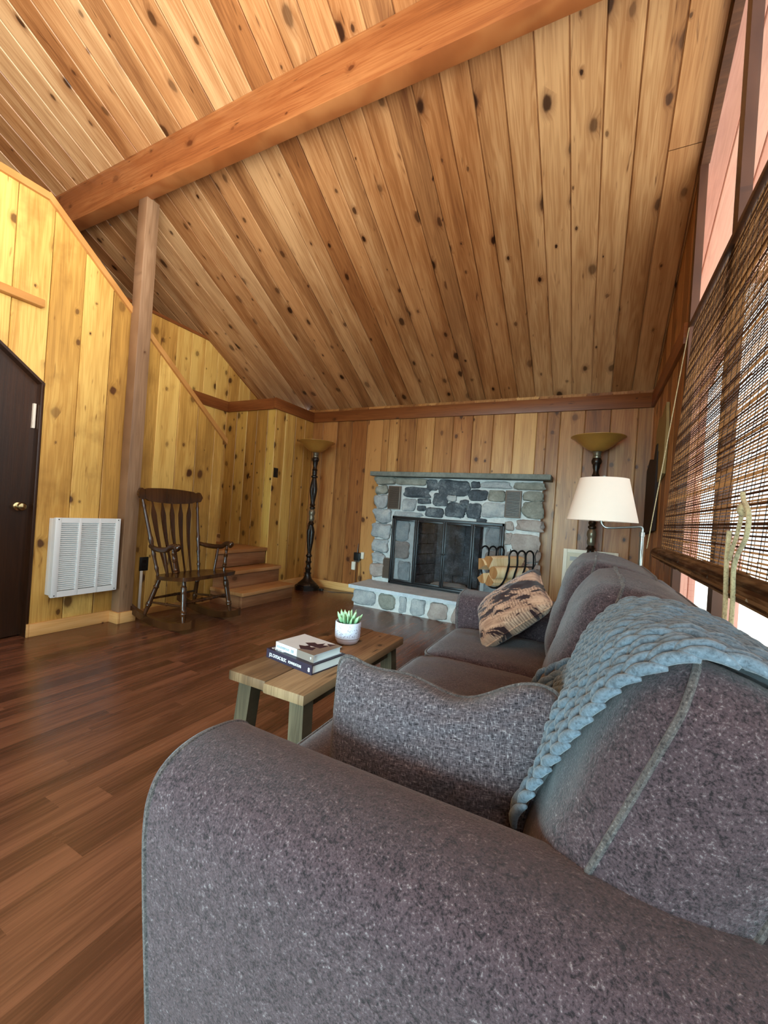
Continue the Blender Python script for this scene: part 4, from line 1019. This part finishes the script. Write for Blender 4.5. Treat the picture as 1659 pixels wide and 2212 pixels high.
# ------------------------------------------------------------------ torchiere floor lamps
def bez(z0, z1, prof): return [(r, z0 + (z1 - z0) * f) for r, f in prof]
def torchiere(x, y, label):
    t = thing('floor_lamp', label, 'floor lamp', (x, y, 0), 'turned bronze torchiere lamps')
    c = (0, 0, 0); P = []
    def add(name, prof, mat, seg=28, **k):
        bm = B(); lathe(bm, prof, c, seg, **k); return local(finish(name, bm, mat, angle=45), t)
    bm = B(); oc = [(.152 * math.cos(math.pi / 8 + k * math.pi / 4), .152 * math.sin(math.pi / 8 + k * math.pi / 4)) for k in range(8)]
    prism(bm, oc, lambda p, q, d: Vector((p, q, d)), 0, .045); prism(bm, [(p * .88, q * .88) for p, q in oc], lambda p, q, d: Vector((p, q, d)), .045, .058); bmesh.ops.bevel(bm, geom=list(bm.edges), offset=.004, segments=2, affect='EDGES')
    local(finish('base', bm, M['bronze'], angle=30), t)
    add('foot', [(.118, .058), (.112, .072), (.085, .095), (.055, .125), (.040, .16), (.036, .185), (.044, .19), (.044, .20), (.030, .205)], M['bronze'])
    add('stem', [(.026, .20), (.032, .23), (.040, .255), (.030, .27), (.024, .30), (.033, .32), (.038, .335), (.028, .35), (.024, .385), (.036, .40), (.036, .415), (.022, .43),
                 (.022, .44), (.030, .50), (.040, .58), (.046, .66), (.048, .70), (.040, .745), (.028, .775), (.030, .79), (.040, .80), (.030, .815), (.024, .83)], M['bronze'], 48, flute=12, fl=(.45, .75))
    add('collar', [(.026, .83), (.034, .845), (.036, .87), (.030, .89), (.036, .91), (.040, .93), (.036, .955), (.026, .975)], M['pewter'])
    add('stem', [(.022, .975), (.034, .985), (.034, 1.0), (.024, 1.01), (.034, 1.03), (.028, 1.045), (.026, 1.06), (.034, 1.12), (.043, 1.18), (.046, 1.22), (.040, 1.28), (.030, 1.33), (.026, 1.355),
                 (.040, 1.365), (.040, 1.38), (.026, 1.39), (.030, 1.42), (.026, 1.44), (.034, 1.455), (.026, 1.47), (.022, 1.50), (.030, 1.53), (.030, 1.55), (.040, 1.565), (.044, 1.585), (.034, 1.61)], M['bronze'], 48, flute=12, fl=(1.08, 1.30))
    add('collar', [(.034, 1.61), (.036, 1.625), (.030, 1.632), (.034, 1.645), (.036, 1.662), (.04, 1.668)], M['pewter'])
    add('lamp_shade', [(.030, 1.668), (.055, 1.674), (.085, 1.690), (.120, 1.715), (.155, 1.748), (.190, 1.775), (.222, 1.792), (.2235, 1.797), (.219, 1.798), (.187, 1.783), (.150, 1.757), (.115, 1.724), (.080, 1.700), (.050, 1.685), (.02, 1.682)], M['amber'], 56)
    return t
torchiere(-3.055, 4.09, 'bronze torchiere lamp with amber bowl standing left of the fireplace')
torchiere(-.0, 4.12, 'bronze torchiere lamp with amber bowl in the corner right of the fireplace')
pl = thing('power_adapter', 'small black plug on the floor beside the left floor lamp', 'plug', (-2.86, 4.12, 0))
bm = B(); box(bm, -2.89, -2.835, 4.10, 4.14, 0.002, .032, .008, 3); finish('plug_body', bm, M['black'], pl)
bm = B(); tube(bm, smooth_path([(-2.94, 4.11, .005), (-2.915, 4.12, .008), (-2.88, 4.12, .015)], 5), .003, 6); tube(bm, smooth_path([(-2.84, 4.12, .012), (-2.72, 4.16, .004), (-2.55, 4.26, .004), (-2.36, 4.31, .004)], 8), .003, 6); finish('cord', bm, M['black'], pl)

# ------------------------------------------------------------------ swing-arm lamp behind the sofa
sl = thing('swing_arm_lamp', 'brushed steel swing-arm floor lamp with cream shade behind the sofa end', 'floor lamp', (.255, 2.72, 0))
LX, LY = .252, 2.72
bm = B(); lathe(bm, [(.13, 0), (.13, .012), (.12, .02), (.02, .026)], (LX, LY, 0), 36); finish('base', bm, M['steel'], sl, angle=30)
bm = B(); lathe(bm, [(.011, .024), (.011, .96), (.0135, .962), (.0135, .985), (.009, .99)], (LX, LY, 0), 16); finish('pole', bm, M['steel'], sl)
bm = B(); HX = .045
tube(bm, smooth_path([(LX, LY, .985), (LX, LY, 1.005), (LX - .012, LY - .002, 1.016), (LX - .05, LY - .006, 1.012), (HX + .05, LY - .02, 1.000), (HX + .018, LY - .02, 1.004), (HX + .001, LY - .02, 1.028), (HX, LY - .02, 1.06)], 8), .0065, 10); finish('swing_arm', bm, M['steel'], sl)
bm = B(); lathe(bm, [(.009, 1.045), (.014, 1.05), (.014, 1.10), (.004, 1.105), (.003, 1.285), (.008, 1.288), (.008, 1.296), (.002, 1.302)], (HX, LY - .02, 0), 14); finish('lamp_holder', bm, M['steel'], sl)
bm = B(); lathe(bm, [(.186, 1.035), (.128, 1.280), (.1265, 1.279), (.1845, 1.035)], (HX, LY - .02, 0), 56, caps=False)
for k in range(56):
    pass
sh = finish('lamp_shade', bm, M['shade'], sl, angle=60)
bm = B()
for k in range(3): a = k * 2.094; tube(bm, [(HX, LY - .02, 1.278), (HX + .127 * math.cos(a), LY - .02 + .127 * math.sin(a), 1.278)], .0015, 6)
finish('shade_spider', bm, M['steel'], sl)

# ------------------------------------------------------------------ log cradle and logs on the hearth
LC = Vector((-.682, 3.88, .214)); PH = math.radians(38); LA = Vector((math.sin(PH), math.cos(PH), 0)); LS = Vector((math.cos(PH), -math.sin(PH), 0))
cr_ = thing('log_holder', 'black wrought-iron log cradle with arched sides on the hearth', 'log holder', LC)
def Q(a, s, z): return LC + LA * a + LS * s + Vector((0, 0, z))
hl, ww = .14, .172
def ucurve(a, s0=-1, s1=1, zt=.49):
    pts = []
    for i in range(25):
        f = i / 24 * 2 - 1; s = math.sin(f * 1.35) / math.sin(1.35) * ww; z = .175 + (1 - math.cos(f * 1.35)) * .20
        pts.append((s, z))
    return pts
bm = B(); U = ucurve(0)
for a in (-hl, -hl / 3, hl / 3, hl): tube(bm, [Q(a, s, z) for s, z in U], .008, 8)
finish('cradle', bm, M['iron'], cr_)
for sd in (-1, 1):
    bm = B(); s1, z1 = sd * ww, U[0][1]
    for a in (-hl, -hl / 3, hl / 3, hl):
        tube(bm, smooth_path([Q(a, s1, z1), Q(a, s1 + sd * .022, z1 + .07), Q(a, s1 + sd * .018, z1 + .15)], 6), .008, 8)
    for a0, a1 in ((-hl, -hl / 3), (-hl / 3, hl / 3), (hl / 3, hl)):
        m, r = (a0 + a1) / 2, (a1 - a0) / 2
        tube(bm, [Q(m + r * math.cos(t), s1 + sd * .018, z1 + .15 + .05 * math.sin(t)) for t in [math.pi * k / 14 for k in range(15)]], .008, 8)
    for a in (-hl, hl):   # scrolled tendrils at the corners
        tube(bm, smooth_path([Q(a, s1, z1 + .02), Q(a * 1.10, s1 + sd * .032, z1 + .09), Q(a * 1.04, s1 + sd * .03, z1 + .16), Q(a * 1.10, s1 + sd * .045, z1 + .215)], 7), .0038, 6)
    tube(bm, [Q(-hl, s1 + sd * .02, z1 + .06), Q(hl, s1 + sd * .02, z1 + .06)], .0045, 6)
    finish('arched_side', bm, M['iron'], cr_)
for a in (-hl / 3, hl / 3):
    bm = B(); tube(bm, smooth_path([Q(a * 1.9, -.065, .009), Q(a * 1.4, -.05, .09), Q(a, 0, .170), Q(a * 1.4, .05, .09), Q(a * 1.9, .065, .009)], 7), .008, 8); finish('foot', bm, M['iron'], cr_)
def log(s, z, r, L, a0, rot, wedge, label):
    """split log along the cradle"""
    bm = B(); n = 20; rings = []; rr = random.Random(int(s * 999 + z * 777))
    out = []
    for k in range(n):
        t = -wedge / 2 + wedge * k / (n - 1); out.append((r * math.cos(t), r * math.sin(t)))
    out = [(-r * .35, 0)] + out if wedge < 5.5 else out
    ca, sa = math.cos(rot), math.sin(rot); out = [(x * ca - y * sa, x * sa + y * ca) for x, y in out]
    for i in range(9):
        a = a0 + L * i / 8; k = 1 - .05 * abs(i / 4 - 1)
        rings.append([bm.verts.new(Q(a + .004 * noise.noise((x * 60, y * 60, i)), s + x * k + .004 * noise.noise((x * 30, y * 30, i * .7)), z + y * k + .004 * noise.noise((x * 30, y * 30, i * .7 + 9)))) for x, y in out])
    for A, C in zip(rings, rings[1:]):
        m = len(out)
        for k in range(m): bm.faces.new((A[k], A[(k + 1) % m], C[(k + 1) % m], C[k]))
    for ring in (rings[0][::-1], rings[-1]): f = bm.faces.new(ring); f.material_index = 1
    o = finish('firewood_log', bm, [M['log'], M['logend']], angle=45)
    return tag(o, label, 'log', 'split logs in the iron cradle')
log(-.105, .345, .085, 0.35, -.215, 1.1, 1.5, 'split log lying against the left side of the iron cradle')
log(-.01, .375, .088, 0.37, -.19, 1.75, 1.7, 'pale split log on top of the pile in the iron cradle')
log(-.065, .275, .075, 0.33, -.21, -1.9, 1.6, 'split log at the bottom left of the pile in the iron cradle')
log(.095, .325, .056, 0.37, -.22, .5, 6.28, 'split log in front, under the arched side of the iron cradle')
log(.045, .275, .080, 0.33, -.225, -1.3, 1.7, 'lowest split log at the front of the iron cradle')

# ------------------------------------------------------------------ framed print leaning in the corner
fr = thing('framed_print', 'cream framed print leaning on the wall behind the sofa', 'picture', (.02, 4.28, 0))
T_ = Matrix.Translation((-.23, 4.255, 0)) @ Matrix.Rotation(math.radians(-4), 4, 'X')
bm = B()
for a in ((0, .035, 0, .775), (.425, .46, 0, .775), (.035, .425, 0, .035), (.035, .425, .74, .775)): box(bm, a[0], a[1], 0, .022, a[2], a[3], .003, mat=T_)
finish('frame', bm, M['frame'], fr)
bm = B(); box(bm, .034, .426, .008, .014, .034, .741, mat=T_); finish('print', bm, M['print'], fr)
bm = B(); rr = random.Random(4)
box(bm, .06, .40, .0070, .0078, .665, .705, mat=T_)
for row in range(6):
    x = .07
    while x < .38:
        w_ = rr.uniform(.008, .03); box(bm, x, x + w_, .0070, .0078, .615 - row * .05, .622 - row * .05, mat=T_); x += w_ + rr.uniform(.005, .012)
finish('printed_text', bm, M['booktaupe'], fr)

# ------------------------------------------------------------------ plates, sockets and small wall things
def plate(name, label, cat, pos, nx, w_, h_, mat, holes):
    t = thing(name, label, cat, pos); bm = B(); p = Vector(pos); 
    if nx: box(bm, p.x, p.x + .007, p.y - w_ / 2, p.y + w_ / 2, p.z - h_ / 2, p.z + h_ / 2, .002)
    else: box(bm, p.x - w_ / 2, p.x + w_ / 2, p.y - .007, p.y, p.z - h_ / 2, p.z + h_ / 2, .002)
    finish('cover_plate', bm, mat, t); bm = B()
    for dz in holes:
        if nx: box(bm, p.x + .007, p.x + .011, p.y - .016, p.y + .016, p.z + dz - .014, p.z + dz + .014, .001)
        else: box(bm, p.x - .016, p.x + .016, p.y - .011, p.y - .007, p.z + dz - .014, p.z + dz + .014, .001)
    finish('insert', bm, M['bronze'], t); return t
o1 = plate('wall_outlet', 'dark wall outlet behind the rocking chair', 'outlet', (XL + .001, 2.186, .43), True, .075, .115, M['black'], (-.022, .022))
o2 = plate('light_switch', 'dark switch plate beside the stair recess', 'switch', (-3.319, 3.695, 1.372), True, .07, .11, M['black'], (0,))
bm = B(); box(bm, XL + .0125, XL + .022, 2.150, 2.172, .055, .375, .003)
tag(finish('cable_cover', bm, M['cream']), 'white cable cover running down from the outlet behind the rocking chair', 'cable cover')
o3 = plate('wall_outlet', 'brown wall outlet left of the fireplace', 'outlet', (-2.53, YB, .43), False, .075, .115, M['vent'], (-.022, .022))
ad = thing('power_adapter', 'black adapter plugged into the outlet left of the fireplace', 'plug', (-2.51, YB - .03, .45))
bm = B(); box(bm, -2.555, -2.465, YB - .045, YB - .012, .395, .49, .008, 3); finish('adapter_body', bm, M['black'], ad)
bm = B(); tube(bm, [(-2.51, YB - .035, .40), (-2.512, YB - .035, .05)], .0035, 6); tube(bm, smooth_path([(-2.47, YB - .03, .42), (-2.455, YB - .03, .30), (-2.45, YB - .025, .12), (-2.45, YB - .025, .03)], 6), .003, 6); tube(bm, [(-2.51, YB - .03, .489), (-2.505, YB - .03, .60)], [.006, .003], 8); finish('cord', bm, M['black'], ad)
nw = thing('night_light', 'small white plug-in below the black adapter', 'plug', (-2.56, YB - .03, .33))
bm = B(); box(bm, -2.585, -2.535, YB - .03, YB - .001, .275, .375, .006, 3); finish('plug_body', bm, M['cream'], nw)
wp = thing('wall_plug', 'white square plug at the right of the black adapter', 'plug', (-2.43, YB - .02, .46))
bm = B(); box(bm, -2.463, -2.425, YB - .03, YB - .001, .42, .50, .004); finish('plug_body', bm, M['cream'], wp)
# carved boards hanging on the window wall beside the corner
wd = thing('wall_hanging', 'pale and dark carved wooden boards hanging in the corner beside the blind', 'wall decoration', (XR, 3.75, 1.5))
bm = B(); prism(bm, [(3.40, 1.40), (3.62, 1.36), (3.66, 1.60), (3.86, 1.60), (3.86, 1.78), (3.74, 1.86), (3.60, 1.84), (3.42, 1.90), (3.36, 1.74)], lambda p, q, d: Vector((d, p, q)), XR - .022, XR - .004); finish('pale_board', bm, M['pale_wood'], wd)
bm = B(); prism(bm, [(3.68, 1.00), (4.28, .96), (4.30, 1.52), (4.12, 1.60), (3.86, 1.56), (3.78, 1.66), (3.70, 1.66)], lambda p, q, d: Vector((d, p, q)), XR - .028, XR - .006); finish('dark_board', bm, M['dark_wood'], wd)

# ------------------------------------------------------------------ bamboo blind
bl = thing('bamboo_blind', 'woven bamboo roll blind half lowered over the window behind the sofa', 'blind', (XR - .03, 1.7, 2.14))
BY0, BY1, BZ0, BZ1 = .30, 2.655, .900, 2.10
def bx(z): return XR - .015 - .080 * (BZ1 - z) / (BZ1 - BZ0)
bm = B(); z = BZ1; rr = random.Random(2); k = 0
while z > BZ0:
    x = bx(z); hz = rr.uniform(.0019, .0028); y = BY0
    cuts = [BY0] + sorted(rr.uniform(BY0, BY1) for _ in range(2)) + [BY1]
    for a, b in zip(cuts, cuts[1:]):
        dz = rr.uniform(-.0009, .0009); sag = .004 * noise.noise((a, z * 3, 1)); hh = hz * rr.uniform(.8, 1.15) if rr.random() > .06 else hz * 1.7
        v0 = [bm.verts.new((x + i * .0009, a, z + dz + sag + j * hh)) for i, j in ((-1, -1), (1, -1), (1, 1), (-1, 1))]; v1 = [bm.verts.new((x + i * .0009, b, z + dz - sag + j * hh)) for i, j in ((-1, -1), (1, -1), (1, 1), (-1, 1))]
        for i in range(4): bm.faces.new((v0[i], v0[(i + 1) % 4], v1[(i + 1) % 4], v1[i]))
    z -= .0098; k += 1
finish('reeds', bm, M['reed'], bl, smooth=False)
bm = B(); y = BY0 + .03
while y < BY1:
    for dx in (-.003, .003): tube(bm, [(bx(BZ1) + dx, y, BZ1), (bx(BZ0) + dx, y + .004, BZ0)], .0008, 4)
    y += .062
finish('warp_threads', bm, M['bronze'], bl, smooth=False)
bm = B(); tube(bm, [(bx(BZ0) - .012, BY0, BZ0 - .020), (bx(BZ0) - .012, BY1 + .012, BZ0 - .020)], .031, 18)
for i in range(26):
    a = rr.uniform(0, 6.28); y0 = rr.uniform(BY0, BY1 - .5); c_ = Vector((bx(BZ0) - .012 + .030 * math.cos(a), 0, BZ0 - .020 + .030 * math.sin(a))); tube(bm, [c_ + Vector((0, y0, 0)), c_ + Vector((0, y0 + rr.uniform(.3, .9), 0))], rr.uniform(.003, .0065), 6)
finish('rolled_bottom', bm, M['reedroll'], bl)
bm = B(); box(bm, XR - .034, XR - .002, BY0 - .02, BY1 + .01, BZ1 - .004, BZ1 + .022, .004); finish('head_rail', bm, M['window'], bl)
bm = B(); tube(bm, [(XR - .036, BY1 - .002, BZ1 - .01), (bx(BZ0) - .062, BY1 + .01, BZ0)], .0022, 6); finish('lift_cord', bm, M['rope'], bl)
bm = B()
for pts, r in zip([[(1.154, 1.097), (1.145, 1.081), (1.112, 1.058), (1.102, 1.034), (1.111, 1.001), (1.135, 0.979), (1.165, 0.955), (1.181, 0.921), (1.173, 0.866), (1.173, 0.80)], [(1.144, 1.059), (1.152, 1.042), (1.175, 1.002), (1.201, 0.971), (1.218, 0.944)], [(1.233, 1.012), (1.236, 0.985), (1.239, 0.947), (1.235, 0.91), (1.227, 0.856), (1.226, 0.79)]], (.0048, .0042, .0050)):
    tube(bm, smooth_path([(.288 + .003 * i, y, z) for i, (y, z) in enumerate(pts)][:1] + [(.288, y, z) for y, z in pts[1:]], 8), r, 8, squash=.7)
bmesh.ops.create_icosphere(bm, subdivisions=3, radius=.011, matrix=Matrix.Translation((.288, 1.144, 1.059)) @ Matrix.Diagonal((1, 1, 1.4, 1)))
finish('pull_cord', bm, M['rope'], bl)
